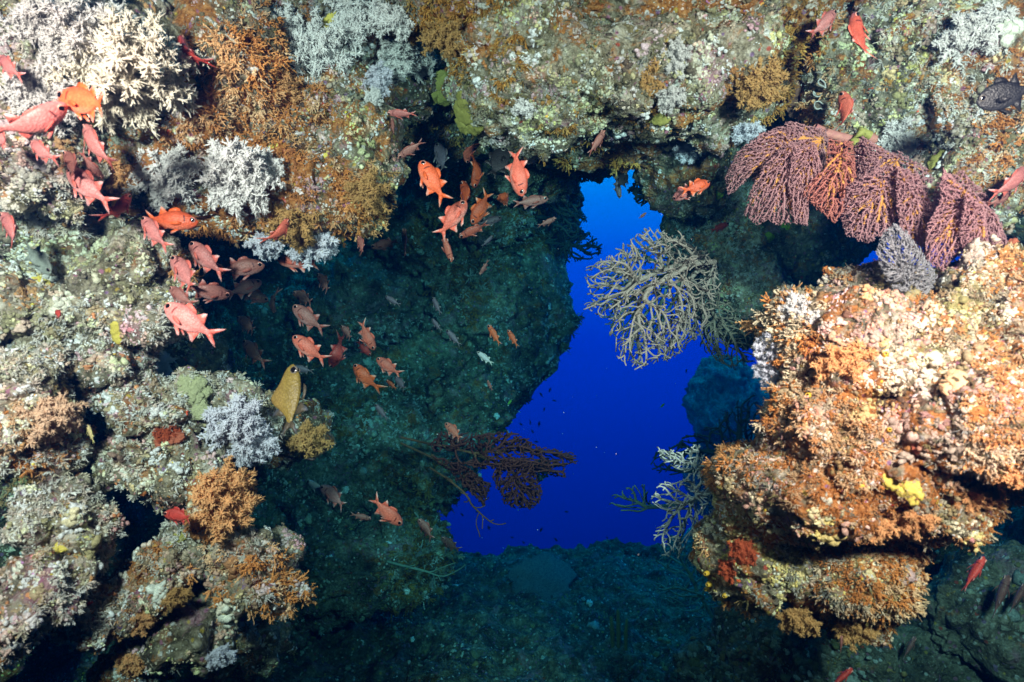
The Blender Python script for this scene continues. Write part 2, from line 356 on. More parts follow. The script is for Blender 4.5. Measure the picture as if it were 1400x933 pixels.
# ------------------------------------------------------------------ growth that nobody could count: turf of soft coral, crusts, hydroids
def tube(pts, rad, n=5, cap=True, v0=0):
    """rings along a polyline; returns vertices, triangles"""
    pts = np.asarray(pts, float); k = len(pts)
    d = np.gradient(pts, axis=0); d /= (np.linalg.norm(d, axis=1, keepdims=True) + 1e-12)
    ref = np.array([0.31, 0.17, 0.93]) if abs(d[0, 2]) < 0.9 else np.array([1.0, 0.1, 0.2])
    u = np.cross(d, ref); u /= (np.linalg.norm(u, axis=1, keepdims=True) + 1e-12); w = np.cross(d, u)
    a = np.arange(n) * 2 * math.pi / n
    R = np.asarray(rad, float).reshape(-1, 1, 1)
    V = pts[:, None, :] + R * (np.cos(a)[None, :, None] * u[:, None, :] + np.sin(a)[None, :, None] * w[:, None, :])
    V = V.reshape(-1, 3); T = []
    i = np.arange(n); j = (i + 1) % n
    for r in range(k - 1):
        b = r * n
        T.append(np.stack([b + i, b + j, b + n + j], 1)); T.append(np.stack([b + i, b + n + j, b + n + i], 1))
    T = np.concatenate(T)
    if cap:
        V = np.concatenate([V, [pts[-1] + d[-1] * R[-1, 0, 0] * 0.7]]); t = len(V) - 1; b = (k - 1) * n
        T = np.concatenate([T, np.stack([b + i, b + j, np.full(n, t)], 1)])
    return V, T + v0

def join(parts):
    VV, TT, b = [], [], 0
    for V, T in parts:
        VV.append(V); TT.append(T + b); b += len(V)
    return np.concatenate(VV), np.concatenate(TT)

def frame_of(n, spin):
    n = n / (np.linalg.norm(n, axis=-1, keepdims=True) + 1e-12)
    ref = np.where(np.abs(n[..., 2:3]) < 0.9, np.array([0, 0, 1.0]), np.array([1.0, 0, 0]))
    u = np.cross(ref, n); u /= np.linalg.norm(u, axis=-1, keepdims=True); w = np.cross(n, u)
    c, s = np.cos(spin)[..., None], np.sin(spin)[..., None]
    return np.stack([u * c + w * s, w * c - u * s, n], -1)      # columns: x, y, z axes

def tuft(rng, fingers=14, spread=1.0, knobs=True):
    parts = []
    for f in range(fingers):
        th = rng.uniform(0, 2 * math.pi); ph = spread * math.sqrt(rng.uniform(0, 1))
        d = np.array([math.sin(ph) * math.cos(th), math.sin(ph) * math.sin(th), math.cos(ph)])
        L = rng.uniform(0.55, 1.05); side = rng.normal(0, 0.16, 3)
        p = [d * 0.1, d * L * 0.5 + side * 0.6, d * L + side]
        parts.append(tube(p, [0.05, 0.055, 0.04], 3))
        if knobs:
            for q in range(5):
                s = rng.uniform(0.35, 1.0); e = rng.normal(0, 1, 3); e /= np.linalg.norm(e); b = d * L * s + side * s
                parts.append(tube([b, b + (e + d * 0.4) * rng.uniform(.1, .2)], [0.05, 0.035], 3))
    return join(parts)

def nodule(rng, sub=2, rough=0.35):
    V, T = ICO[sub]
    s = rng.integers(1000)
    V = V * (1 + rough * fbm(V * 1.7, 2, s)[:, None] + 0.4 * rough * fbm(V * 5, 1, s + 2)[:, None]) * np.array([1, 1, 0.75])
    return V, T

TINT = {
 'orange': np.array([(.80, .37, .14), (.84, .47, .23), (.74, .31, .10), (.84, .55, .33), (.66, .27, .08)]),
 'peach': np.array([(.90, .47, .20), (.90, .60, .34), (.88, .40, .14), (.90, .72, .50), (.80, .32, .09)]),
 'brown': np.array([(.42, .20, .045), (.36, .17, .04), (.48, .27, .07), (.30, .14, .03), (.40, .25, .08)]),
 'crust': np.array([(.52, .50, .40), (.66, .65, .58), (.40, .38, .28), (.78, .77, .72), (.30, .28, .2), (.58, .56, .42), (.72, .68, .60), (.48, .50, .44), (.60, .52, .38), (.62, .66, .60)]),
 'jewel': np.array([(.70, .28, .30), (.75, .55, .08), (.45, .22, .45), (.8, .65, .15), (.62, .10, .05), (.78, .45, .45), (.68, .66, .30), (.82, .82, .80), (.75, .40, .10)]),
 'mosaic': np.array([(.52, .50, .42), (.70, .69, .64), (.34, .31, .22), (.82, .81, .78), (.20, .17, .10), (.56, .54, .40), (.62, .44, .36), (.46, .48, .46), (.40, .20, .07), (.66, .60, .50), (.26, .23, .12), (.74, .74, .74), (.50, .36, .38), (.66, .60, .34), (.15, .12, .09)]),
 'cream': np.array([(.84, .78, .70), (.88, .86, .82), (.82, .74, .58), (.86, .72, .62), (.80, .76, .70), (.88, .86, .76)]),
 'olive': np.array([(.20, .17, .07), (.26, .22, .10), (.16, .15, .09), (.30, .20, .08)]),
}

def sites(mass, dens, prob, margin=60):
    """random places on the part of a reef mass that can be looked at; DENS per photo pixel of area"""
    V, N, T, M = SURF[mass]
    C = V[T].mean(1); n = np.cross(V[T[:, 1]] - V[T[:, 0]], V[T[:, 2]] - V[T[:, 0]]); A = np.linalg.norm(n, axis=1) / 2
    n = n / (2 * A[:, None] + 1e-12)
    dist = np.linalg.norm(C, axis=1); face = -(n * C).sum(1) / (dist + 1e-9)
    px, py, i, j, ok = see(C, n)
    ok &= (face > -0.25) & (px > -margin) & (px < 1400 + margin) & (py > -margin) & (py < 933 + margin)
    idx = np.where(ok)[0]
    idx = idx[C[idx, 1] < zb[i[idx], j[idx]] + 0.14]
    w = A[idx] / C[idx, 1] ** 2 * F * F * np.clip(face[idx], 0.3, 1) * dens
    p = prob(C[idx], n[idx], M[T[idx, 0]])
    k = RNG.poisson(w * p)
    r = np.repeat(idx, k)
    b = RNG.dirichlet((1, 1, 1), len(r))
    return (V[T[r]] * b[:, :, None]).sum(1), N[T[r]].mean(1), M[T[r, 0]]

def bake(name, protos, P, N, size, tint, mat, droop=0.0, sink=0.15, tipv=0.0, flat=None):
    if not len(P): return
    VV, TT, CC, b = [], [], [], 0
    d = N + np.array([0, 0, -droop]) + RNG.normal(0, 0.22, N.shape)
    R = frame_of(d, RNG.uniform(0, 6.28, len(P)))
    which = RNG.integers(len(protos), size=len(P))
    for q, (pv, pt) in enumerate(protos):
        m = np.where(which == q)[0]
        if not len(m): continue
        s = size[m][:, None, None]
        X = np.einsum('nij,vj->nvi', R[m], pv) * s + (P[m] - N[m] * size[m][:, None] * sink)[:, None, :]
        VV.append(X.reshape(-1, 3))
        TT.append((pt[None] + (np.arange(len(m)) * len(pv))[:, None, None] + b).reshape(-1, 3)); b += len(m) * len(pv)
        z = np.clip(pv[:, 2], 0, 1)
        c = tint[m][:, None, :] * (1 + tipv * (z - 0.6))[None, :, None]
        CC.append(np.concatenate([c.reshape(-1, 3), np.ones((c.shape[0] * c.shape[1], 1))], 1))
    o = put(name, mesh_np(name, np.concatenate(VV), np.concatenate(TT), True, {'tint': np.concatenate(CC)}), mat)
    o['kind'] = 'stuff'; return o

def zone(t, P, s=5):            # the reef is not one even mix: dull and bright, olive, pink and cream stretches
    a = fbm(P * 2.6, 3, s)[:, None]; b = fbm(P * 3.4, 3, s + 7)[:, None]; c = fbm(P * 1.7, 2, s + 3)[:, None]
    t = t * np.clip(1.12 + 0.95 * a, .5, 1.35)
    t = t * (1 + np.clip(b * 2.2, -1, 1) * np.where(b > 0, np.array([.10, -.22, -.16]), np.array([.06, -.02, .30])))
    return np.clip(t * (1 + np.clip(c * 2, 0, 1) * np.array([.05, -.04, -.22])), 0.01, .88)

def clumps(key, P, freq, jit=.15, mixed=.3, s=4):
    q = np.floor(P * freq + 0.9 * np.stack([fbm(P * freq * .7, 2, s), fbm(P * freq * .7, 2, s + 5), fbm(P * freq * .7, 2, s + 9)], 1)).astype(np.int64)
    k = _hash(q[:, 0], q[:, 1], q[:, 2], s) % len(TINT[key]); j = RNG.random(len(P)) < mixed
    k[j] = RNG.integers(len(TINT[key]), size=int(j.sum()))
    return TINT[key][k] * RNG.uniform(1 - jit, 1 + jit, (len(P), 1))

def pick(key, n, jit=0.12):
    return TINT[key][RNG.integers(len(TINT[key]), size=n)] * RNG.uniform(1 - jit, 1 + jit, (n, 1))

_r = np.random.default_rng(3)
TUFTS = [tuft(_r, 9) for _ in range(6)] + [tuft(_r, 10, 0.7) for _ in range(3)]
def crumb(rng, n, spread):
    parts = []
    for q in range(n):
        V, T = nodule(rng, 1 if q else 2, 0.6)
        k = rng.uniform(0.3, 0.6) if q else 0.62
        off = rng.normal(0, spread, 3) * np.array([1, 1, 0.35])
        parts.append((V * rng.uniform(0.6, 1.3, 3) * k + (off if q else 0), T))
    return join(parts)
NODS = [crumb(_r, 7, 0.55) for _ in range(8)]; SMALL = [crumb(_r, 3, 0.6) for _ in range(6)]
SPRIG = [tuft(_r, 9, 1.1, False) for _ in range(4)]

def patchy(freq, cut, soft, s, key=0, gain=0.5):
    def f(P, n, M):
        v = fbm(P * freq, 4, s) * 1.15 + (M[:, key] - 0.5) * gain * 2
        return np.clip((v - cut) / soft, 0, 1)
    return f

NEAR = ('reef_ceiling', 'reef_slope', 'reef_overhang', 'reef_boulder')
for mass, key, dens, lo, hi, cut in (('reef_boulder', 'peach', 1 / 50, .018, .040, -0.06), ('reef_overhang', 'orange', 1 / 85, .018, .038, 0.16), ('reef_ceiling', 'orange', 1 / 60, .018, .038, 0.26), ('reef_slope', 'orange', 1 / 90, .014, .034, 0.22)):
    P, N, M = sites(mass, dens, patchy(3.2, cut, 0.12, 31))
    t = clumps(key, P, 7, .12, .35, 2)
    if mass == 'reef_ceiling':           # the turf turns brown on the arch, away from the left
        k = np.clip((P[:, 0] + 0.75) / 0.3, 0, 1)[:, None]; t = t * (1 - k) + pick('brown', len(P)) * 1.4 * k
    patch = fbm(P * 2.1, 2, 40)[:, None]; t = t * (1 + 0.5 * patch)
    bake('soft_coral_turf', TUFTS, P, N, RNG.uniform(lo, hi, len(P)) * (1 + 0.8 * patch[:, 0]), t, M_turf, 0.55, 0.12, 0.35)
    P, N, M = sites(mass, 1 / 34, patchy(4.5, -0.05, 0.3, 52, 1, 0.6))
    t = clumps('mosaic', P, 9)
    t = zone(t, P)
    if mass == 'reef_slope': t = np.clip(t * 1.3 + .06, 0, .9)
    if mass == 'reef_boulder': t = t * np.array([1.0, .88, .72])
    bake('crust_growth', NODS, P, N, RNG.lognormal(math.log(.0105), 0.40, len(P)), t, M_crust, 0.0, 0.25)
    P, N, M = sites(mass, 1 / 17, lambda P, n, M: np.clip(0.4 + fbm(P * 6, 3, 77) * 1.4, 0, 1))
    t = clumps('mosaic', P, 16, .2, .25, 8); j = RNG.random(len(P)) < 0.07; t[j] = pick('jewel', j.sum())
    t = zone(t, P)
    bake('crust_growth', SMALL, P, N, RNG.lognormal(math.log(.0062), 0.4, len(P)), t, M_crust, 0.0, 0.2)
    P, N, M = sites(mass, 1 / (130 if mass == 'reef_slope' else 70), lambda P, n, M: np.clip(fbm(P * 3.7, 3, 91) * 2.2, 0, 1))
    t = pick('crust', len(P), 0.2) * 0.8; j = RNG.random(len(P)) < 0.45; t[j] = pick('olive', j.sum()) * 1.3
    bake('hydroid_fuzz', SPRIG, P, N, RNG.uniform(.014, .032, len(P)), t, M_turf, 0.3, 0.1, 0.5)
for mass, d in (('reef_back_wall', 1.0), ('reef_footing', 1.0), ('seabed', 0.5)):
    P, N, M = sites(mass, d / 55, lambda P, n, M: np.clip(0.35 + fbm(P * 2.4, 3, 17) * 1.5, 0, 1))
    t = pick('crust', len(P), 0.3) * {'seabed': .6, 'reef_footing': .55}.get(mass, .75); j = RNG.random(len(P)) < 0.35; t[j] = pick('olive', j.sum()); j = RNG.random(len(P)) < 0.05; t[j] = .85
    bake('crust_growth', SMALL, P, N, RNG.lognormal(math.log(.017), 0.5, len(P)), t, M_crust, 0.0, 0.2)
    P, N, M = sites(mass, d / 70, patchy(1.6, 0.02, 0.2, 57))
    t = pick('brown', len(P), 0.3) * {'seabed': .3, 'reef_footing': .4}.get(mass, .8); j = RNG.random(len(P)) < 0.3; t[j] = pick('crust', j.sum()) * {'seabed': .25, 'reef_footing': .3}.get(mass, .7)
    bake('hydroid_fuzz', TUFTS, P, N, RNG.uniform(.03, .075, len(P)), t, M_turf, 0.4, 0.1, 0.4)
    P, N, M = sites(mass, d / 45, lambda P, n, M: np.clip((fbm(P * 1.9, 3, 63) - 0.16) / .1, 0, 1))
    if mass == 'reef_back_wall': bake('pale_hydroids', SPRIG, P, N, RNG.uniform(.018, .036, len(P)), np.full((len(P), 3), .85), M_turf, 0.2, 0.1, 0.2)
P, N, M = sites('reef_overhang', 1 / 40, lambda P, n, M: (P[:, 1] > 3.6) * np.clip((fbm(P * 2.4, 3, 66) - 0.05) / .1, 0, 1))
bake('pale_hydroids', SPRIG, P, N, RNG.uniform(.016, .032, len(P)), np.full((len(P), 3), .85), M_turf, 0.2, 0.1, 0.2)
P, N, M = sites('reef_slope', 1 / 75, patchy(4.2, .42, .15, 83, 1, .5))
bake('cream_coral_turf', TUFTS, P, N, RNG.uniform(.014, .032, len(P)), pick('cream', len(P)), M_turf, 0.4, 0.1, 0.3)
P, N, M = sites('reef_overhang', 1 / 90, patchy(4.2, .2, .15, 84, 1, .5))
bake('cream_coral_turf', TUFTS, P, N, RNG.uniform(.012, .028, len(P)), pick('cream', len(P)), M_turf, 0.4, 0.1, 0.3)
# ------------------------------------------------------------------ branching corals grown by reaching for free space
def in_poly(P, poly):
    poly = np.asarray(poly, float); x, y = P[:, 0], P[:, 1]; ins = np.zeros(len(P), bool)
    x1, y1 = poly[-1]
    for x2, y2 in poly:
        c = ((y1 > y) != (y2 > y)) & (x < (x2 - x1) * (y - y1) / (y2 - y1 + 1e-12) + x1)
        ins ^= c; x1, y1 = x2, y2
    return ins

def cloud(poly, n, Y, thick, rng, bend=0.0, grow=1.0, holes=None):
    poly = np.asarray(poly, float); poly = poly.mean(0) + (poly - poly.mean(0)) * grow; lo, hi = poly.min(0), poly.max(0)
    P = rng.uniform(lo, hi, (n * 3, 2)); P = P[in_poly(P, poly)][:n]
    if holes is not None: P = P[fbm(np.stack([P[:, 0] / 38, P[:, 1] / 26, 0 * P[:, 0]], 1), 3, holes) > -.10]
    c = (lo + hi) / 2; w = (hi - lo).max() / 2
    D = Y + bend * (((P[:, 0] - c[0]) / w) ** 2 + ((P[:, 1] - c[1]) / w) * 0.5) + rng.uniform(-1, 1, len(P)) * thick
    return np.stack([(P[:, 0] - 700) / F * D, D, -(P[:, 1] - 466.5) / F * D], 1)

def colonize(A, roots, step, kill, infl=9.0, iters=260, jit=0.12, rng=None, inertia=0.0):
    pos = [np.array(r, float) for r in roots]; par = [-1] + list(range(len(roots) - 1)); dirs = [np.zeros(3)] * len(roots)
    best = np.full(len(A), 1e9); who = np.zeros(len(A), int); new = list(range(len(pos)))
    alive = np.ones(len(A), bool); grown = {}
    for it in range(iters):
        X = np.array([pos[k] for k in new])
        D = np.linalg.norm(A[:, None] - X[None], axis=2); m = D.argmin(1); dm = D[np.arange(len(A)), m]
        up = dm < best; best[up] = dm[up]; who[up] = np.array(new)[m[up]]
        alive &= best > kill
        if not alive.any(): break
        act = np.where(alive & (best < infl))[0]
        if not len(act): break
        new = []
        dv = A[act] - np.array([pos[k] for k in who[act]]); dv /= np.linalg.norm(dv, axis=1, keepdims=True)
        for k in np.unique(who[act]):
            d = dv[who[act] == k].sum(0); d = d / (np.linalg.norm(d) + 1e-9) + dirs[k] * inertia + rng.normal(0, jit, 3); d /= np.linalg.norm(d)
            p = pos[k] + d * step
            if any(np.linalg.norm(p - pos[c]) < step * 0.3 for c in grown.get(k, ())):
                continue
            grown.setdefault(k, []).append(len(pos)); pos.append(p); par.append(int(k)); dirs.append(d); new.append(len(pos) - 1)
        if not new: break
    return np.array(pos), np.array(par)

def limbs(pos, par, r_tip, power=0.4, r_max=9.0, n=4):
    """tubes for a grown skeleton, as (tips carried, vertices, triangles) per limb"""
    N = len(pos); kids = [[] for _ in range(N)]
    for k in range(N):
        if par[k] >= 0: kids[par[k]].append(k)
    tips = np.zeros(N)
    for k in range(N - 1, -1, -1): tips[k] = 1 if not kids[k] else sum(tips[c] for c in kids[k])
    rad = np.minimum(r_tip * tips ** power, r_max); out = []; stack = [(0, None)]
    while stack:
        k, p = stack.pop(); ch = [k] if p is None else [p, k]
        while kids[ch[-1]]:
            c = sorted(kids[ch[-1]], key=lambda q: -tips[q])
            for q in c[1:]: stack.append((q, ch[-1]))
            ch.append(c[0])
        if len(ch) < 2: continue
        R = rad[ch].copy()
        if p is not None: R[0] = R[1]
        X = pos[ch].copy()
        if len(X) > 3: X[1:-1] = 0.25 * X[:-2] + 0.5 * X[1:-1] + 0.25 * X[2:]
        start = 0
        out.append((tips[ch], X, R))
    return out

def limb_mesh(ls, n=4, keep=lambda t: np.ones(len(t), bool), swell=1.0):
    parts = []
    for t, X, R in ls:
        m = keep(t)
        k = np.where(m)[0]
        if len(k) < 1: continue
        a, b = max(k[0] - 1, 0), min(k[-1] + 2, len(X))
        if b - a < 2: continue
        parts.append(tube(X[a:b], R[a:b] * swell, n))
    return join(parts) if parts else None

M_white = mat_plain('white_soft_coral', (.88, .82, .80), (.92, .88, .87), 60, 0.75, jitter=.06)
M_cream = mat_plain('cream_soft_coral', (.76, .66, .52), (.88, .80, .68), 60, 0.75, jitter=.06)
M_violet = mat_plain('violet_soft_coral', (.74, .70, .80), (.86, .82, .90), 60, 0.75, jitter=.06)
M_greysoft = mat_plain('grey_soft_coral', (.68, .63, .60), (.82, .77, .75), 60, 0.8, jitter=.1)
M_fuzz = mat_plain('grey_fuzz', (.26, .25, .27), (.40, .38, .40), 60, 0.85)
M_orangesoft = mat_plain('orange_soft_coral', (.78, .34, .12), (.87, .52, .26), 60, 0.75, jitter=.08)
M_pinksoft = mat_plain('peach_soft_coral', (.82, .50, .32), (.88, .64, .46), 60, 0.75, jitter=.05)
M_brownsoft = mat_plain('brown_soft_coral', (.52, .27, .09), (.66, .40, .16), 60, 0.8, jitter=.12)
M_redsoft = mat_plain('red_soft_coral', (.48, .07, .03), (.66, .16, .06), 60, 0.7, jitter=.1)
M_stalk = mat_plain('soft_coral_stalk', (.55, .50, .44), (.70, .66, .60), 30, 0.7)
M_mauve = mat_plain('mauve_gorgonian', (.38, .17, .185), (.52, .27, .28), 80, 0.75)
M_redfan = mat_plain('red_gorgonian', (.46, .13, .11), (.58, .22, .17), 80, 0.75)
M_vein = mat_plain('orange_gorgonian_stem', (.62, .24, .05), (.76, .36, .10), 60, 0.7)
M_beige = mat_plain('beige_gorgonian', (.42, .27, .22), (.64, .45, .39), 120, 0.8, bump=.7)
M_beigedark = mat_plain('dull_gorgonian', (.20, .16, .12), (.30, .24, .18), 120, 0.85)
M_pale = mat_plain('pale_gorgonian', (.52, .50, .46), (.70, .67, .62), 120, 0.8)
M_tealfan = mat_plain('green_shaded_gorgonian', (.14, .20, .16), (.22, .30, .24), 120, 0.8)
M_wine = mat_plain('wine_gorgonian', (.20, .032, .028), (.30, .07, .05), 60, 0.85)
M_winestem = mat_plain('wine_gorgonian_stem', (.26, .085, .04), (.34, .13, .06), 60, 0.8)
M_black = mat_plain('black_coral', (.035, .05, .05), (.07, .09, .085), 80, 0.85)
M_yellow = mat_plain('yellow_sponge', (.66, .50, .06), (.80, .68, .18), 45, 0.6, pits=.6)
M_olive = mat_plain('olive_sponge', (.30, .28, .06), (.46, .42, .12), 45, 0.6, pits=.6)
M_dim = mat_plain('dim_sponge', (.12, .11, .04), (.2, .18, .07), 45, 0.8)
M_lime = mat_plain('lime_sponge', (.34, .52, .03), (.52, .66, .08), 45, 0.55, pits=.6)
M_lemon = mat_plain('lemon_coral', (.62, .64, .30), (.86, .87, .56), 70, 0.75, bump=1.0, pits=.7)
M_redsp = mat_plain('red_sponge', (.55, .12, .06), (.70, .24, .14), 60, 0.75, bump=.8, pits=.6)
M_peachsp = mat_plain('peach_sponge', (.80, .46, .22), (.88, .60, .36), 60, 0.65, pits=.6)
M_brownsp = mat_plain('brown_sponge', (.16, .08, .06), (.24, .13, .09), 60, 0.8, pits=.6)
M_pinksp = mat_plain('pink_sponge', (.78, .38, .26), (.40, .10, .14), 14, 0.6)
M_tunic = mat_plain('yellow_tunicate', (.72, .36, .02), (.80, .54, .06), 30, 0.35, .5)
M_hole = mat_plain('dark_opening', (.05, .02, .01), (.08, .03, .02), 30, 0.8)
M_shell = mat_plain('oyster_shell', (.10, .08, .06), (.20, .16, .11), 40, 0.8)
M_lip = mat_plain('oyster_lip', (.34, .35, .34), (.55, .57, .55), 80, 0.5)
M_plate = mat_plain('plate_coral', (.06, .06, .055), (.22, .23, .215), 22, 0.85, bump=.9)

def root_at(o, p):              # move a mesh's origin to where the thing is held
    p = Vector(p); o.data.transform(Matrix.Translation(-p)); o.location = p

def gorgonian(name, label, cat, lobes, Y, seed_, r_tip, stem_mat, twig_mat, thick, step, kill, group=None, power=0.4, stem_from=14, bend=0.1, n=900, jit=.12, r_max=.02, inertia=0.0, sides=4, grow=1.0, holes=None):
    """lobes: (root pixels..., polygon, depth offset); the stout stems are one part, the fine branchlets the other"""
    rng = np.random.default_rng(seed_); sp, tp = [], []
    first = None
    for rootpx, poly, dy in lobes:
        D = Y + dy; A = cloud(poly, n, D, thick, rng, bend, grow, holes)
        roots = [at(x, y, D + z) for x, y, z in rootpx]; first = roots[0] if first is None else first
        pos, par = colonize(A, roots, step, kill, jit=jit, rng=rng, inertia=inertia)
        ls = limbs(pos, par, r_tip, power, r_max)
        a = limb_mesh(ls, sides + 1, lambda t: t >= stem_from); b = limb_mesh(ls, sides, lambda t: t < stem_from)
        if a: sp.append(a)
        if b: tp.append(b)
    e = bpy.data.objects.new(name, None); col.objects.link(e); e.location = Vector(first); tag(e, label, cat, group)
    for nm, pr, m in (('stem', sp, stem_mat), ('branchlets', tp, twig_mat)):
        if pr:
            V, T = join(pr); put(nm, mesh_np(nm, V - np.array(first), T), m, e)
    return e

# -- the row of mauve sea fans under the overhang
FY = 2.42
gorgonian('sea_fan', 'mauve sea fan with long orange ribs arching down, nearest the lime sponges', 'sea fan', [
  ([(1122, 190, 0), (1100, 188, 0), (1078, 192, 0)], [(1112, 184), (1075, 178), (1040, 186), (1012, 208), (997, 240), (1001, 262), (1018, 250), (1036, 228), (1066, 212), (1100, 202)], .05),
  ([(1122, 192, 0), (1100, 195, 0), (1076, 205, 0)], [(1110, 196), (1075, 205), (1048, 228), (1030, 262), (1022, 290), (1040, 305), (1052, 296), (1062, 304), (1085, 300), (1100, 304), (1104, 278), (1096, 250), (1118, 215)], 0),
  ([(1122, 192, 0), (1108, 200, 0)], [(1112, 200), (1085, 212), (1078, 250), (1088, 300), (1104, 302), (1106, 262), (1122, 232)], -.03),
  ([(1122, 188, .03), (1112, 186, .06)], [(1125, 182), (1080, 172), (1040, 190), (1030, 240), (1062, 270), (1110, 262), (1134, 235)], .1)],
  FY, 5, .0017, M_vein, M_mauve, .03, .0062, .0052, 'mauve sea fans under the overhang', .26, 22, .12, 5200, r_max=.0046, grow=1.13, jit=.2)
gorgonian('sea_fan', 'small reddish sea fan with a tangled orange middle between two larger mauve fans', 'sea fan', [
  ([(1150, 196, 0), (1150, 212, 0)], [(1132, 196), (1164, 200), (1168, 240), (1160, 275), (1140, 300), (1118, 282), (1100, 262), (1112, 246), (1130, 232)], 0)],
  FY - .05, 8, .0017, M_vein, M_redfan, .05, .0066, .0064, 'mauve sea fans under the overhang', .27, 22, .05, 3600, r_max=.0046, grow=1.13, jit=.2)
gorgonian('sea_fan', 'broad two-lobed mauve sea fan with yellow-orange ribs hanging behind the grey fuzzy coral', 'sea fan', [
  ([(1226, 222, 0), (1214, 240, 0), (1206, 254, 0)], [(1222, 232), (1190, 240), (1160, 258), (1148, 284), (1160, 318), (1185, 328), (1206, 318), (1230, 292), (1238, 262)], 0),
  ([(1226, 222, 0), (1234, 246, 0), (1246, 264, 0)], [(1228, 234), (1256, 246), (1272, 282), (1274, 322), (1266, 358), (1250, 345), (1232, 318), (1228, 280)], -.04),
  ([(1228, 218, 0), (1205, 205, 0.03)], [(1224, 215), (1180, 190), (1168, 205), (1166, 245), (1200, 238)], .06),
  ([(1228, 220, .04), (1226, 236, .08)], [(1228, 212), (1190, 225), (1170, 270), (1205, 300), (1262, 330), (1285, 310), (1286, 262), (1262, 232)], .11)],
  FY - .1, 11, .0017, M_vein, M_mauve, .03, .0062, .0052, 'mauve sea fans under the overhang', .26, 22, .1, 5200, r_max=.0046, grow=1.13, jit=.2)
gorgonian('sea_fan', 'mauve sea fan with one thick orange rib drooping behind the boulder top', 'sea fan', [
  ([(1318, 262, 0), (1312, 278, 0)], [(1290, 238), (1316, 262), (1318, 300), (1312, 340), (1290, 366), (1268, 350), (1268, 312), (1284, 280)], 0),
  ([(1318, 262, 0), (1330, 285, 0), (1342, 305, 0)], [(1322, 268), (1344, 286), (1350, 330), (1346, 350), (1322, 352), (1312, 320)], -.04),
  ([(1320, 264, 0), (1346, 282, 0.02)], [(1334, 268), (1362, 296), (1380, 338), (1376, 358), (1358, 340), (1346, 305)], .03),
  ([(1318, 260, .04), (1316, 272, .07)], [(1316, 240), (1288, 248), (1270, 300), (1300, 345), (1352, 345), (1366, 306), (1346, 268)], .10)],
  FY - .25, 14, .0017, M_vein, M_mauve, .03, .0062, .0052, 'mauve sea fans under the overhang', .26, 22, .1, 5200, r_max=.0046, grow=1.13, jit=.2)

# -- the beige gorgonian hanging into the opening
GYY = 3.15
gorgonian('branching_gorgonian', 'large bushy beige gorgonian hanging into the blue opening', 'gorgonian', [
  ([(978, 358, .12), (950, 360, .08), (933, 364, .04), (916, 382, 0), (890, 388, 0), (880, 404, -.02)], [(960, 355), (936, 372), (955, 400), (948, 440), (925, 475), (896, 498), (866, 505), (842, 488), (836, 455), (842, 425), (862, 398), (900, 376), (930, 350)], -.03),
  ([(978, 358, .12), (950, 358, .08), (930, 362, .05), (905, 368, .04), (870, 385, .03)], [(930, 350), (916, 325), (888, 310), (870, 322), (848, 338), (826, 352), (800, 370), (806, 398), (798, 418), (818, 430), (845, 438), (860, 410), (890, 385)], .05),
  ([(978, 358, .12), (955, 364, .1), (940, 385, .1)], [(970, 345), (985, 375), (978, 420), (960, 455), (935, 480), (910, 495), (895, 470), (915, 430), (935, 395), (945, 352), (900, 330), (920, 318)], .12)],
  GYY, 21, .0033, M_beige, M_beige, .22, .018, .026, None, .32, 9, .1, 900, .34, .014, .75, 5, grow=1.04)
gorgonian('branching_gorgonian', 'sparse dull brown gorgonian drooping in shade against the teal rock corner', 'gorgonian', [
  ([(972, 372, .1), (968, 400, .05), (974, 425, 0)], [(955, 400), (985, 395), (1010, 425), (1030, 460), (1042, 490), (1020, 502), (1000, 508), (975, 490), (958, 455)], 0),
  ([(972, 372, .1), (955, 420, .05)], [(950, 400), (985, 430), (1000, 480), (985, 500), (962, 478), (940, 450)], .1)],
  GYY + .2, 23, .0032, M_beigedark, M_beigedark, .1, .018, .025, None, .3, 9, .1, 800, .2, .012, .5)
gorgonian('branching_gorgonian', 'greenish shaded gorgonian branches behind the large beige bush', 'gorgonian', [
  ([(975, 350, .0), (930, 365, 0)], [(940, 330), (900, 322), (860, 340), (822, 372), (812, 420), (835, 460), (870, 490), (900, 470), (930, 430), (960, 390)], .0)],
  GYY + .35, 25, .0036, M_tealfan, M_tealfan, .12, .02, .027, None, .3, 9, .1, 1000, .22, .014, .5)  # back layer of the beige bush; its shade is put into the greenish colour

# -- pale gorgonian reaching out of the lower right, and its shaded neighbours
gorgonian('branching_gorgonian', 'pale grey gorgonian reaching out from the foot of the orange boulder over the blue water', 'gorgonian', [
  ([(1000, 672, .15), (970, 672, .05), (952, 680, 0)], [(965, 640), (930, 652), (900, 660), (886, 685), (908, 700), (892, 728), (906, 762), (925, 765), (944, 735), (962, 700), (978, 676)], 0),
  ([(1000, 668, .15), (972, 655, .08), (955, 640, .05)], [(958, 605), (930, 618), (896, 612), (905, 632), (935, 645), (965, 655)], .06)],
  2.75, 31, .0032, M_pale, M_pale, .08, .016, .0205, None, .29, 9, .1, 800, .18, .010, .6)
gorgonian('branching_gorgonian', 'small dim green gorgonian tuft alone in the blue beside the pale grey one', 'gorgonian', [
  ([(925, 690, .2), (900, 694, .1), (885, 695, 0)], [(884, 660), (862, 662), (838, 672), (834, 692), (852, 702), (880, 700), (892, 685)], 0)],
  3.6, 33, .0042, M_tealfan, M_tealfan, .05, .024, .030, None, .36, 9, .1, 260, .18, .013, .5)
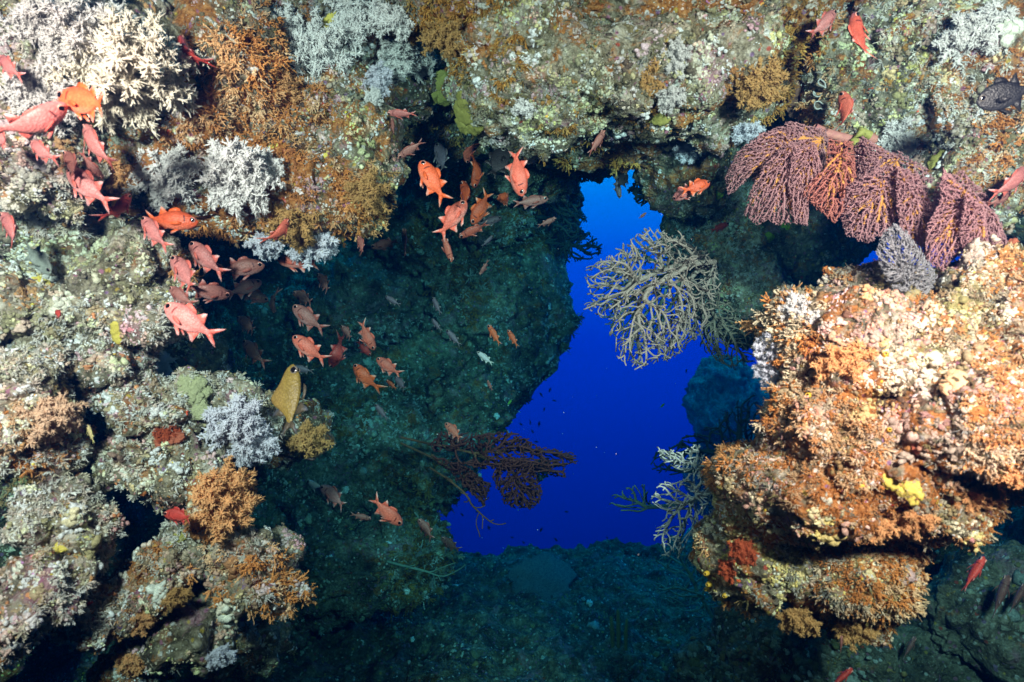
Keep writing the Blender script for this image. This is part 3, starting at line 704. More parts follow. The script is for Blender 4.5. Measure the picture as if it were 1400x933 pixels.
gorgonian('branching_gorgonian', 'dark feathery gorgonian in shade between blue water and the orange boulder', 'gorgonian', [
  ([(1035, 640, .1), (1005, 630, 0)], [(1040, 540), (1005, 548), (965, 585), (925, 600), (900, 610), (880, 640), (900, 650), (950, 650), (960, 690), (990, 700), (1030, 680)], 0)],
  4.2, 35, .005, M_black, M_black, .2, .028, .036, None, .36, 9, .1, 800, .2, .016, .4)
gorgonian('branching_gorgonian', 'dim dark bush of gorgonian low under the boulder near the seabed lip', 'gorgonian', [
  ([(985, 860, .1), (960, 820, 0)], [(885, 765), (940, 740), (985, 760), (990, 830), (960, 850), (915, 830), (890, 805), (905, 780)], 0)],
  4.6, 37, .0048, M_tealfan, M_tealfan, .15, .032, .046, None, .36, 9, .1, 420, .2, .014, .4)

# -- the dark wine sea fan across the lower opening
gorgonian('sea_fan', 'dark wine red sea fan with orange stems stretched across the lower left of the opening', 'sea fan', [
  ([(548, 598, .1), (585, 608, 0), (622, 612, 0), (650, 622, 0)], [(565, 600), (610, 592), (660, 596), (700, 591), (735, 612), (780, 620), (774, 650), (745, 646), (715, 640), (660, 640), (620, 628)], 0),
  ([(650, 622, 0), (685, 630, 0), (704, 650, 0)], [(690, 630), (728, 636), (738, 675), (724, 714), (706, 712), (690, 684), (676, 655)], .05),
  ([(548, 606, .1), (590, 622, 0), (630, 650, 0)], [(606, 626), (640, 640), (668, 662), (660, 690), (640, 668), (612, 648)], .06)],
  4.3, 41, .0048, M_winestem, M_wine, .14, .018, .0215, None, .27, 40, .15, 2600, .4, .008, .2, holes=12, grow=1.12)
gorgonian('whip_gorgonian', 'thin yellow-brown forked gorgonian dangling below the teal overhang in front of blue', 'gorgonian', [
  ([(588, 640, .1), (610, 652, 0), (640, 676, 0)], [(604, 640), (650, 676), (700, 718), (690, 726), (660, 706), (668, 740), (656, 742), (640, 690), (606, 660)], 0)],
  4.1, 43, .0036, M_winestem, M_winestem, .05, .03, .05, None, .3, 6, .05, 130, .2, .008, .7)
gorgonian('whip_gorgonian', 'thin olive gorgonian with sparse level arms above the dark cave floor', 'gorgonian', [
  ([(530, 768, .1), (556, 776, 0), (580, 780, 0)], [(545, 765), (600, 772), (640, 764), (650, 782), (610, 790), (600, 808), (575, 795), (550, 785)], 0)],
  4.3, 45, .0040, M_tealfan, M_tealfan, .05, .035, .05, None, .34, 6, .05, 110, .2, .012, .7)
gorgonian('fuzzy_soft_coral', 'grey fuzzy soft coral standing on the boulder in front of a mauve fan', 'soft coral', [
  ([(1250, 420, .02), (1240, 395, 0), (1236, 375, 0)], [(1206, 318), (1224, 304), (1240, 316), (1262, 345), (1282, 375), (1276, 398), (1250, 412), (1222, 396), (1204, 372), (1196, 345)], 0)],
  2.12, 47, .0015, M_fuzz, M_fuzz, .07, .0062, .0068, None, .28, 20, .05, 4500, .4, .004, .1, 3)
for px, py, r, Y, lab in ((790, 335, 34, 5.55, 'black coral bush sticking out of the shaded wall into the opening'), (766, 268, 34, 5.0, 'dark leafy black coral under the arch at the top of the opening'), (802, 232, 26, 4.4, 'ragged black coral fringe at the very top of the opening'), (708, 540, 18, 5.9, 'small black coral tuft on the wall edge above the wine fan'),
                          (740, 640, 20, 4.5, 'black coral tuft at the tip of the wine red sea fan'), (880, 262, 22, 4.0, 'dark coral fringe on the right lip of the arch'), (770, 300, 30, 5.3, 'spreading black coral between two dark bushes on the wall edge')):
    rng = np.random.default_rng(px)
    a = np.linspace(0, 6.28, 14)[:-1]; rr = r * rng.uniform(.7, 1.15, 13)
    poly = [(px + q * math.cos(t), py + q * .85 * math.sin(t)) for q, t in zip(rr, a)]
    gorgonian('black_coral', lab, 'black coral', [([(px - r * 1.3, py - 4, .1), (px - r * .5, py, 0)] if px < 860 else [(px + r * 1.3, py - 4, .1), (px + r * .5, py, 0)], poly, 0)], Y, px, .007, M_black, M_black, .1, .024, .026, 'black corals round the opening', .3, 9, .05, 420, .25, .016, .2)

# ------------------------------------------------------------------ soft coral colonies
def colony(rng, branches=40, reach=1.25, lobed=0.0):
    stalk, pol = [], []
    for b in range(branches):
        th = b * 2.39996 + rng.normal(0, .2); ph = reach * math.sqrt((b + .5) / branches)
        d = np.array([math.sin(ph) * math.cos(th), math.sin(ph) * math.sin(th), math.cos(ph) * .9 + .1])
        L = rng.uniform(.62, 1.02); side = rng.normal(0, .1, 3)
        curve = lambda s: d * L * s + side * s * s + np.array([0, 0, .10]) * s * (1 - s)
        pts = [curve(s) for s in (0, .4, .75, 1.0)]
        stalk.append(tube(pts, [.06, .05, .035, .02], 4))
        for q in range(58):
            s = rng.uniform(.38, 1.0); e = rng.normal(0, 1, 3); e /= np.linalg.norm(e)
            p = curve(s); e = e * .8 + d * .6; e /= np.linalg.norm(e); l = rng.uniform(.08, .20)
            tip = p + e * l
            pol.append(tube([p, p + e * l * .6, tip], [.019, .026, .017], 3))
            for z in range(5):
                f = rng.normal(0, 1, 3); f /= np.linalg.norm(f); f = f * .8 + e * .6
                bse = p + e * l * rng.uniform(.4, 1.0)
                pol.append(tube([bse, bse + f * rng.uniform(.05, .09)], [.015, .009], 3))
    stalk.append(tube([(0, 0, -.25), (0, 0, .05), (0, 0, .3)], [.2, .17, .1], 7))
    return join(stalk), join(pol)

_r = np.random.default_rng(12)
COLONY = [colony(_r, 50), colony(_r, 42, 1.05), colony(_r, 60, 1.4)]
_cache = {}
def soft_coral(label, px, py, size, mat, dirn=(0, 0, -0.7), shape=0, group=None, squash=(1, 1, 1), lift=0.0, name='soft_coral'):
    p, n, Y = surf(px, py)
    if 'boulder' in label and Y > 2.75: Y, n = 2.3, np.array([-.5, -.8, 0.]); p = at(px, py, Y)
    if group == WG: lift += .18
    s = size * (1.42 if group == WG else 1.3) / F * Y
    d = n * 0.75 + np.array(dirn) * 0.75 + np.array([0, -.25, 0])
    R = frame_of(d, np.array(random.uniform(0, 6.28)))
    p = p - R[:, 2] * s * (0.12 - lift)
    e = bpy.data.objects.new(name, None); col.objects.link(e)
    M = Matrix([list(R[k]) + [p[k]] for k in range(3)] + [[0, 0, 0, 1]])
    e.matrix_world = M @ Matrix.Diagonal((s * squash[0], s * squash[1], s * squash[2], 1)); tag(e, label, 'soft coral', group)
    key = (shape, mat.name)
    if key not in _cache:
        (sv, st), (pv, pt) = COLONY[shape]
        a = mesh_np('stalk', sv, st); a.materials.append(M_stalk if mat in (M_white, M_violet, M_cream) else mat)
        b = mesh_np('polyps', pv, pt); b.materials.append(mat); _cache[key] = (a, b)
    for nm, me in zip(('stalk', 'polyps'), _cache[key]):
        o = bpy.data.objects.new(nm, me); col.objects.link(o); o.parent = e
    return e

WG, OG = 'white soft corals on the reef', 'orange and brown soft corals on the reef'
for a in (
  ('large cream white soft coral draped down the upper left slope', 168, 62, 62, M_cream, (-.2, 0, -1.0), 2, WG, (1, 1, 1.35)),
  ('greyish soft coral just left of the large cream one', 95, 48, 46, M_greysoft, (-.3, 0, -.8), 0, WG, (1, 1, 1.3)),
  ('dull grey-white soft coral above the bright orange soldierfish', 62, 118, 40, M_greysoft, (-.3, 0, -.8), 1, WG),
  ('pale soft coral at the very top left beneath the frame edge', 120, 8, 40, M_greysoft, (0, 0, -.8), 1, WG),
  ('oval white soft coral on the bright orange turf', 297, 124, 23, M_white, (0, 0, -.9), 1, WG, (1, 1, 1.2)),
  ('violet-white soft coral hanging at the ledge above the oval white one', 345, 52, 28, M_white, (0, 0, -.8), 0, WG),
  ('small white soft coral to the left of the big white tuft', 388, 30, 26, M_white, (0, 0, -.8), 1, WG),
  ('big bright white soft coral tuft hanging from the top ledge', 438, 62, 36, M_white, (-.1, 0, -.9), 2, WG, (1, 1, 1.15)),
  ('white soft coral between yellow sponges at the top', 484, 20, 30, M_white, (0, 0, -.7), 0, WG),
  ('white soft coral at the top right of the yellow sponges', 540, 12, 26, M_white, (0, 0, -.7), 1, WG),
  ('shaded grey soft coral beneath the white tuft with yellow sponge', 535, 72, 26, M_greysoft, (0, 0, -.8), 0, WG),
  ('grey-white soft coral dangling in the dark notch of the arch', 566, 78, 22, M_greysoft, (.1, 0, -1), 1, WG),
  ('small blue-white soft coral on the brown lump below the ledge', 512, 108, 18, M_violet, (0, 0, -.9), 1, WG),
  ('tiny white soft coral below the small blue-white one', 507, 135, 11, M_white, (0, 0, -.9), 1, WG),
  ('wide white soft coral under the left ledge, nearest the brown ear sponge', 238, 236, 34, M_white, (0, 0, -.9), 0, WG, (1.15, 1, 1)),
  ('blue-white soft coral under the left ledge, second in the pair', 330, 232, 36, M_white, (0, 0, -.9), 2, WG, (1.2, 1, 1)),
  ('small white soft coral beside the round orange lump', 362, 222, 20, M_white, (0, 0, -.9), 1, WG),
  ('dim teal soft coral under the left ledge above the pale soldierfish', 425, 315, 30, M_violet, (0, 0, -.9), 0, WG),
  ('dim bluish soft coral in shade under the orange turf', 365, 318, 22, M_violet, (0, 0, -.9), 1, WG),
  ('small white soft coral hanging from the arch, smaller of the two', 718, 139, 14, M_white, (0, 0, -.9), 1, WG),
  ('round white soft coral hanging from the arch, larger of the two', 752, 138, 16, M_white, (0, 0, -.9), 0, WG),
  ('bluish soft coral in the shade under the arch', 720, 184, 24, M_violet, (0, 0, -.9), 2, WG),
  ('grey-white soft coral on the face of the arch', 925, 77, 20, M_greysoft, (0, 0, -.8), 0, WG),
  ('pale soft coral low on the face of the arch', 918, 126, 17, M_greysoft, (0, 0, -.9), 1, WG),
  ('pale blue soft coral on the right pillar of the arch', 942, 196, 17, M_violet, (0, 0, -.9), 0, WG),
  ('teal-white soft coral in the dark corner above the first mauve fan', 1018, 168, 18, M_violet, (0, 0, -.9), 1, WG),
  ('blue-white soft coral growing over the roots of the sea fans', 1216, 188, 26, M_white, (.3, 0, -.6), 0, WG, (1.2, 1, 1)),
  ('white soft coral at the lower end of the blue-white clump over the fans', 1240, 204, 18, M_white, (.3, 0, -.6), 1, WG),
  ('white-violet soft coral at the top of the right overhang', 1322, 36, 34, M_greysoft, (.3, 0, -.8), 0, WG),
  ('pink-white knobbly soft coral on the upper left corner of the boulder', 1096, 425, 19, M_white, (-.6, 0, .2), 1, WG),
  ('violet-white soft coral low on the left edge of the boulder', 1062, 476, 19, M_violet, (-.8, 0, 0), 0, WG),
  ('small white soft coral by the dark hollow in the boulder', 1082, 480, 14, M_white, (-.6, 0, -.2), 1, WG),
  ('tiny white star shaped soft coral beside the dark hollow', 1092, 500, 11, M_white, (-.4, 0, -.4), 1, WG),
  ('dim violet soft coral at the lower left rim of the boulder hollow', 1054, 506, 15, M_violet, (-.8, 0, -.2), 2, WG),
  ('small white soft coral on the boulder beneath the mauve fan row', 1115, 440, 12, M_white, (-.4, 0, 0), 1, WG),
  ('blue-violet soft coral beside the lumpy lemon coral', 328, 566, 34, M_violet, (.2, 0, -.7), 0, WG),
  ('lower blue-violet soft coral on the inner edge of the left slope', 342, 596, 26, M_violet, (.2, 0, -.9), 1, WG),
  ('bluish soft coral in the gap above the lemon coral', 220, 486, 18, M_violet, (0, 0, -.6), 1, WG),
  ('peach coloured soft coral at the far left of the slope', 60, 556, 30, M_pinksoft, (0, 0, -.5), 2, WG, (1, 1, 1.2)),
  ('blue soft coral tuft in the shade at the bottom of the left slope', 297, 888, 16, M_violet, (0, 0, -.6), 1, WG),
  ('round orange soft coral ball on the inner edge of the left slope', 298, 682, 40, M_orangesoft, (.3, 0, -.3), 2, OG),
  ('orange soft coral hanging low on the left slope', 142, 862, 20, M_orangesoft, (0, 0, -.9), 1, OG),
  ('orange soft coral tuft beside the low hanging one', 190, 842, 20, M_orangesoft, (0, 0, -.9), 0, OG),
  ('brown-orange soft coral beneath the dark red soldierfish', 232, 812, 20, M_brownsoft, (0, 0, -.9), 1, OG),
  ('dim orange soft coral at the bottom of the left slope', 185, 898, 20, M_orangesoft, (0, 0, -.9), 1, OG),
  ('brown soft coral beside the yellow-brown triggerfish tail', 420, 596, 24, M_brownsoft, (0, 0, -.5), 0, OG),
  ('orange-brown soft coral low on the round orange lump', 498, 262, 28, M_brownsoft, (0, 0, -.9), 0, OG),
  ('brown soft coral hanging from the ledge beside the shaded notch', 400, 300, 32, M_brownsoft, (0, 0, -.9), 2, OG),
  ('orange soft coral at the top of the left ledge', 300, 22, 34, M_orangesoft, (0, 0, -.8), 0, OG),
  ('orange soft coral between white tufts on the left ledge', 378, 118, 26, M_orangesoft, (0, 0, -.9), 1, OG),
  ('rust orange soft coral below the left ledge beside the pink soldierfish', 160, 228, 26, M_orangesoft, (0, 0, -.9), 1, OG),
  ('dark brown soft coral at the top of the arch notch', 612, 40, 30, M_brownsoft, (0, 0, -.9), 0, OG),
  ('brown soft coral in the middle of the arch face', 890, 98, 24, M_brownsoft, (0, 0, -.9), 1, OG),
  ('golden brown soft coral at the right end of the arch', 1034, 108, 30, M_brownsoft, (0, 0, -.9), 2, OG),
  ('orange soft coral on the left shoulder of the boulder', 1150, 490, 32, M_orangesoft, (0, 0, -.7), 0, OG),
  ('orange soft coral in the middle of the boulder face', 1140, 548, 30, M_orangesoft, (0, 0, -.8), 1, OG),
  ('rust soft coral below the boulder middle', 1118, 590, 28, M_orangesoft, (0, 0, -.9), 0, OG),
  ('orange soft coral fringe at the right lower edge of the boulder', 1330, 668, 26, M_orangesoft, (0, 0, -1), 1, OG),
  ('orange soft coral fringe beneath the yellow sponge ring', 1250, 702, 24, M_orangesoft, (0, 0, -1), 0, OG),
  ('orange soft coral at the bottom fringe in the middle of the boulder', 1196, 712, 26, M_orangesoft, (0, 0, -1), 1, OG),
  ('orange soft coral fringe by the left foot of the boulder', 1080, 698, 26, M_orangesoft, (0, 0, -1), 0, OG),
  ('orange soft coral on the far right of the boulder', 1382, 640, 26, M_orangesoft, (0, 0, -1), 1, OG),
  ('brown soft coral hanging from the lowest tip of the boulder', 1164, 852, 24, M_brownsoft, (0, 0, -1), 0, OG),
  ('brown-orange soft coral at the bottom left of the boulder foot', 1090, 838, 24, M_brownsoft, (0, 0, -1), 1, OG),
  ('red-orange soft coral on the inner foot of the boulder', 1018, 752, 18, M_redsoft, (-.4, 0, -.5), 1, OG),
  ('scarlet soft coral just above the yellow tunicates of the boulder foot', 1000, 778, 14, M_redsoft, (-.4, 0, -.5), 0, OG),
  ('coral red soft coral on the rim below the lemon coral', 226, 592, 15, M_redsoft, (0, 0, .2), 1, OG),
):
    soft_coral(*a)

# ------------------------------------------------------------------ sponges, tunicates, oysters
def lumps_mesh(rng, n, spread, sub=4, rough=.5):
    parts = []
    for q in range(n):
        V, T = ICO[sub]; s = int(rng.integers(900)); k = rng.uniform(.4, .7) if n > 1 else 1.0
        V = V * (1 + rough * fbm(V * 1.5 + s, 3, s)[:, None] + .20 * fbm(V * 5, 3, s + 1)[:, None] - .10 * np.abs(fbm(V * 13, 2, s + 2))[:, None])
        parts.append((V * k * np.array([1, 1, .8]) + rng.normal(0, spread, 3) * np.array([1, 1, .3]), T))
    return join(parts)

def on_reef(name, label, cat, me, px, py, size, squash=(1, 1, 1), spin=None, sink=.2, group=None, dirn=(0, 0, 0), m=None, lift=0.0):
    p, n, Y = surf(px, py, lift); s = size * 1.12 / F * Y
    R = frame_of(n + np.array(dirn) + np.array([0, -.3, 0]), np.array(random.uniform(0, 6.28) if spin is None else spin))
    p = p - R[:, 2] * s * sink
    o = bpy.data.objects.new(name, me); col.objects.link(o)
    o.matrix_world = Matrix([list(R[k]) + [p[k]] for k in range(3)] + [[0, 0, 0, 1]]) @ Matrix.Diagonal((s * squash[0], s * squash[1], s * squash[2], 1))
    if m is not None and me is not None: me.materials.append(m)
    return tag(o, label, cat, group)

_r = np.random.default_rng(77)
for label, px, py, size, m, n_, sq in (
  ('yellow sponge crust below the magenta soldierfish', 232, 98, 22, M_yellow, 4, (1, 1, .4)),
  ('yellow sponge sheet between two white soft corals at the top', 466, 30, 22, M_yellow, 4, (1, 1, .5)),
  ('bright yellow sponge edge right of the big white tuft', 516, 26, 20, M_yellow, 4, (1, 1, .5)),
  ('lemon yellow round sponge under the bright orange soldierfish', 132, 160, 11, M_yellow, 1, (1, 1, .8)),
  ('mustard sponge knob by the oval white soft coral', 302, 158, 12, M_yellow, 3, (1, 1, .6)),
  ('upper olive sponge folds in the notch of the arch', 602, 120, 22, M_olive, 5, (1, 1, .5)),
  ('middle olive sponge folds in the notch of the arch', 632, 140, 24, M_olive, 5, (1, 1, .5)),
  ('lower olive sponge drooping in the notch of the arch', 655, 166, 20, M_olive, 4, (.8, 1.2, .5)),
  ('dull green oval sponge low on the arch face', 900, 156, 13, M_olive, 1, (.7, 1, .6)),
  ('lumpy lemon green coral head near the blue-violet soft coral', 262, 532, 15, M_lemon, 34, (1, 1.0, .8)),
  ('lower lump of the lemon green coral', 268, 560, 12, M_lemon, 24, (1, 1, .8)),
  ('red branching sponge on the rim of the left slope', 230, 600, 12, M_redsp, 7, (1, 1, .8)),
  ('brown ear shaped sponge under the left ledge', 192, 244, 20, M_brownsp, 1, (.7, 1.2, .4)),
  ('brown disc sponge beside the white lipped oysters', 1086, 126, 24, M_brownsp, 1, (1, 1, .35)),
  ('smooth peach sponge on the right overhang', 1274, 160, 16, M_peachsp, 3, (.9, 1.2, .5)),
  ('bright lime sponge above the first mauve fan edge, beside the orange soldierfish', 980, 262, 11, M_lime, 4, (1, 1, .7)),
  ('lime sponge on the dark rock beneath the mauve fan', 1028, 331, 9, M_lime, 2, (1, 1, .8)),
  ('smaller lime sponge right of the lime one beneath the fan', 1054, 326, 6, M_lime, 1, (1, 1, .8)),
  ('elongated lime sponge touching the tip of the first mauve fan', 1074, 310, 8, M_lime, 2, (.7, 1.2, .8)),
  ('tan ball sponge at the root of the beige gorgonian', 968, 368, 11, M_peachsp, 3, (1, 1, .9)),
  ('yellow sponge ring low on the boulder', 1240, 670, 20, M_yellow, 5, (1.2, .8, .5)),
  ('pale peach sponge bulge in the middle of the boulder', 1310, 528, 24, M_peachsp, 4, (.8, 1.2, .6)),
  ('peach sponge patch on the upper left of the boulder', 1178, 430, 18, M_peachsp, 4, (1, 1, .5)),
  ('small red sponge on the boulder face', 1260, 614, 9, M_redsp, 2, (1, 1, .6)),
  ('red sponge in the dark hollow of the left slope', 203, 733, 12, M_redsp, 4, (1, 1, .6)),
  ('yellow sponge spot on the pale lump at the far left', 78, 748, 11, M_yellow, 4, (.8, 1, .6)),
  ('orange yellow sponge at the left frame edge', 6, 655, 18, M_yellow, 3, (.8, 1.2, .6)),
  ('yellow-green sponge left of the inner orange ball', 242, 732, 11, M_olive, 4, (1, 1, .7)),
  ('yellow sponge on the white left lump near the grey damselfish', 52, 385, 14, M_yellow, 3, (1, 1, .5)),
  ('mustard sponge patch on the crusted lumps', 160, 452, 14, M_yellow, 4, (1, 1, .4)),
  ('red sponge spot in the middle of the arch face', 907, 110, 10, M_redsp, 2, (1, .8, .5)),
  ('yellow-orange sponge knob on the round orange lump', 448, 210, 8, M_yellow, 2, (1, 1, .6)),
  ('yellow sponge knob on the left of the round orange lump', 375, 200, 8, M_yellow, 2, (1, 1, .6)),
  ('yellow spot sponge above the thin salmon soldierfish', 1154, 112, 7, M_yellow, 2, (1, 1, .6)),
  ('olive yellow sponge where the sea fans are rooted', 1280, 222, 15, M_olive, 3, (1, 1, .7)),
  ('scarlet sponge lump between the fan and the boulder top', 1381, 332, 8, M_redsp, 2, (1, 1, .8)),
):
    V, T = lumps_mesh(_r, n_, .38)
    on_reef('sponge' if 'coral' not in label.split('near')[0].split('beside')[0] or 'sponge' in label else 'lump_coral', label, 'sponge' if 'sponge' in label else 'coral', mesh_np('sponge', V, T), px, py, size, sq, sink=.02, m=m)

# a banded finger sponge lying along the ledge over the fans
p0 = [(1112, 173), (1128, 182), (1146, 186), (1164, 190), (1182, 186), (1196, 190)]
pts = np.array([at(x, y, 2.6) + RNG.normal(0, .004, 3) for x, y in p0])
V, T = tube(pts, np.array([5, 7, 6, 8, 9, 7]) / F * 2.6, 10); o = put('finger_sponge', mesh_np('finger_sponge', V, T), M_pinksp); tag(o, 'pink and maroon banded finger sponge lying above the sea fans', 'sponge'); root_at(o, pts[0])
p0 = [(1190, 186), (1176, 180), (1168, 192), (1172, 204)]
pts = np.array([at(x, y, 2.55) for x, y in p0]); V, T = tube(pts, np.array([6, 7, 6, 4]) / F * 2.6, 9)
o = put('finger_sponge', mesh_np('finger_sponge', V, T), M_olive); tag(o, 'short mustard forked sponge beside the banded pink one', 'sponge'); root_at(o, pts[0])

def vase():                     # a small sea squirt: a cup with an open top
    prof = [(.0, 0), (.32, .05), (.42, .35), (.40, .75), (.30, 1.0), (.22, 1.06), (.16, .98), (.15, .6), (.0, .5)]
    n = 9; V, T = [], []
    for r, z in prof:
        for k in range(n): V.append((r * math.cos(k * 6.2832 / n), r * math.sin(k * 6.2832 / n), z))
    for r in range(len(prof) - 1):
        for k in range(n):
            a, b = r * n + k, r * n + (k + 1) % n
            T += [(a, b, b + n), (a, b + n, a + n)]
    return np.array(V), np.array(T)
VS = mesh_np('tunicate', *vase()); VS.materials.append(M_tunic); VS.materials.append(M_hole)
VS.polygons.foreach_set('material_index', np.array([0 if k < 2 * 9 * 6 else 1 for k in range(len(VS.polygons))], np.int32))
for px, py, s in ((1209, 488, 9), (1224, 466, 9), (1236, 504, 6), (1316, 476, 9), (1332, 482, 11), (1338, 490, 9), (1177, 588, 8), (1214, 588, 8), (1342, 440, 7), (1296, 445, 6), (1234, 490, 6), (1255, 500, 5)):
    on_reef('tunicate', 'small yellow tunicate cup on the upper face of the boulder', 'tunicate', VS, px, py, s * .95, sink=-.1, group='yellow tunicates on the boulder face', dirn=(0, -.5, .3))
for px, py, s in ((969, 783, 8), (974, 798, 9), (986, 790, 8), (994, 812, 8), (970, 806, 7), (1108, 542, 10), (1124, 556, 9), (1118, 565, 7), (1012, 752, 6), (1022, 762, 6)):
    on_reef('tunicate', 'orange-yellow tunicate cup on the shaded left edge of the boulder', 'tunicate', VS, px, py, s * .95, sink=-.1, group='tunicates on the boulder edge', dirn=(-.5, -.3, .2))
for px, py, s in ((644, 812, 6), (660, 816, 6), (668, 822, 6), (678, 818, 5)):
    pass
# three oysters gaping with pale lips
for k, (pts, lab) in enumerate((
  ([(1121, 108), (1128, 113), (1129, 121), (1127, 119), (1120, 116), (1118, 112)], 'oyster with a pale pointed lip, top of the three in the dark recess'),
  ([(1112, 125), (1116, 130), (1122, 129), (1128, 127), (1127, 130), (1118, 133), (1112, 130)], 'oyster with a pale smile shaped lip, middle of the three in the dark recess'),
  ([(1114, 140), (1120, 138), (1125, 143), (1130, 142), (1131, 148), (1126, 151), (1122, 148), (1117, 150), (1113, 146)], 'oyster with a looped grey lip, lowest of the three in the dark recess'))):
    c = np.mean(pts, 0); p, n, Y = surf(*c); Y -= .05
    P = np.array([at(x, y, Y) for x, y in pts]); P = np.concatenate([P, P[:1]])
    t = np.linspace(0, len(P) - 1, 28); i = np.minimum(t.astype(int), len(P) - 2); f = (t - i)[:, None]; P = P[i] * (1 - f) + P[i + 1] * f
    P[1:-1] = (P[:-2] + 2 * P[1:-1] + P[2:]) / 4
    V, T = lumps_mesh(_r, 1, 0, 4); ctr = at(c[0], c[1], Y + .035)
    o = put('oyster', mesh_np('oyster', V * np.array([10, 7, 9]) / F * Y, T), M_shell); o.location = Vector(ctr)
    tag(o, lab, 'oyster', 'oysters in the overhang recess')
    V, T = tube(P - ctr, np.full(28, 0.95 / F * Y), 5); put('lip', mesh_np('lip', V, T), M_lip, o)

# on the cave floor: a pale plate coral and tube sponges
V, T = lumps_mesh(_r, 1, 0, 4, .25); on_reef('plate_coral', 'pale bluish plate coral lying on the cave floor below the opening', 'coral', mesh_np('plate_coral', V, T), 738, 800, 42, (1, 1, .25), sink=-.05, m=M_plate)
p, n, Y = surf(848, 885)
parts = [tube([p + np.array([dx, 0, -.04]), p + np.array([dx * 1.1, 0, .1]), p + np.array([dx * 1.3, .01, h])], [.012, .017, .013], 8) for dx, h in ((-.05, .22), (-.01, .27), (.04, .20))]
e = bpy.data.objects.new('tube_sponge', None); col.objects.link(e); e.location = Vector(p); tag(e, 'dim olive tube sponges standing on the dark cave floor', 'sponge')
for V, T in parts: put('tube', mesh_np('tube', V - p + .006 * fbm((V - p) * 30, 2, 3)[:, None], T), M_dim, e)
# ------------------------------------------------------------------ fish
def fish_mat(name, body, belly, fin, edge, bar=True, dark=0.0):
    t = NT(name); x = t.n.new('ShaderNodeSeparateXYZ'); t.l.new(t.tc.outputs['Object'], x.inputs[0]); X, Y_, Z = x.outputs
    a = t.sep(t.attr('mixing'))                       # red: fin, green: pale fin edge
    c = t.mix(t.step(Z, -0.05, -0.17), body, belly)
    c = t.mix(t.step(Z, 0.06, 0.2), c, tuple(k * .72 for k in body))
    sc_ = t.vor(34, 'Distance')
    c = t.mix(1.0, c, t.ramp(sc_, [(0.0, (1.25, 1.3, 1.35)), (0.35, (1.0,) * 3), (0.6, (.80,) * 3)]), 'MULTIPLY')
    c = t.mix(1.0, c, t.ramp(t.noise(6, 3), [(.3, (.88,) * 3), (.7, (1.1,) * 3)]), 'MULTIPLY')
    c = t.mix(1.0, c, t.ramp(t.rnd(), [(0, (.74, .70, .72)), (.5, (.95, 1.0, 1.1)), (1, (1.1, 1.22, 1.3))]), 'MULTIPLY')
    if bar:                                           # the dark bar behind the gill cover
        u = t.math('SUBTRACT', X, t.math('ADD', 0.262, t.math('MULTIPLY', t.math('MULTIPLY', t.math('SUBTRACT', Z, .02), t.math('SUBTRACT', Z, .02)), -2.0)))
        w = t.math('MULTIPLY', t.step(t.math('ABSOLUTE', u), 0.022, 0.004), t.math('MULTIPLY', t.step(Z, -0.03, 0.01), t.step(Z, 0.14, 0.10)))
        c = t.mix(t.math('MULTIPLY', w, t.math('SUBTRACT', 1.0, a[0])), c, (.07, .010, .012))
    c = t.mix(a[0], c, fin); c = t.mix(a[1], c, edge)
    t.bump(sc_, 0.35, 0.004)
    return t.done(c, 0.45, 0.35)

FM = {
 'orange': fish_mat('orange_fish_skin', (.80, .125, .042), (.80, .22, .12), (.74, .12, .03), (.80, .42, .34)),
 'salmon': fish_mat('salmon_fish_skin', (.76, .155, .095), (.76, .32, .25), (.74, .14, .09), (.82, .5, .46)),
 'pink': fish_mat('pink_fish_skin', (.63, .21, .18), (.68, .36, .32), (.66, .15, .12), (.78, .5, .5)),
 'red': fish_mat('red_fish_skin', (.62, .07, .05), (.60, .16, .12), (.5, .05, .04), (.6, .3, .28)),
 'brown': fish_mat('shaded_fish_skin', (.36, .14, .11), (.46, .26, .24), (.32, .09, .07), (.5, .3, .3)),  # duller skin for soldierfish in shadow; their shade is in the colour
 'grey': fish_mat('grey_fish_skin', (.13, .10, .12), (.20, .17, .19), (.10, .08, .09), (.3, .3, .3), False),
 'dark': fish_mat('dark_fish_skin', (.012, .012, .014), (.02, .02, .022), (.01, .01, .012), (.02, .02, .02), False),
 'trigger': fish_mat('trigger_fish_skin', (.22, .15, .03), (.24, .155, .04), (.07, .06, .04), (.06, .08, .11), False),
 'damsel': fish_mat('damsel_fish_skin', (.30, .34, .27), (.38, .42, .36), (.22, .26, .22), (.3, .34, .3), False),
 'silver': fish_mat('silver_fish_skin', (.62, .60, .58), (.78, .77, .75), (.5, .5, .46), (.6, .6, .6), False),
 'lemon': fish_mat('lemon_fish_skin', (.74, .66, .30), (.82, .78, .5), (.6, .6, .2), (.7, .7, .4), False),
 'green': fish_mat('green_fish_skin', (.20, .42, .06), (.3, .5, .1), (.2, .4, .05), (.3, .5, .1), False),
}
M_pupil = mat_plain('fish_pupil', (.004, .004, .006), (.008, .008, .012), 10, .12, .6, bump=0)
M_iris = mat_plain('fish_iris', (.60, .22, .17), (.72, .40, .34), 10, .3, .5, bump=0)
M_irisgrey = mat_plain('fish_iris_grey', (.12, .11, .09), (.22, .20, .18), 10, .3, .5, bump=0)

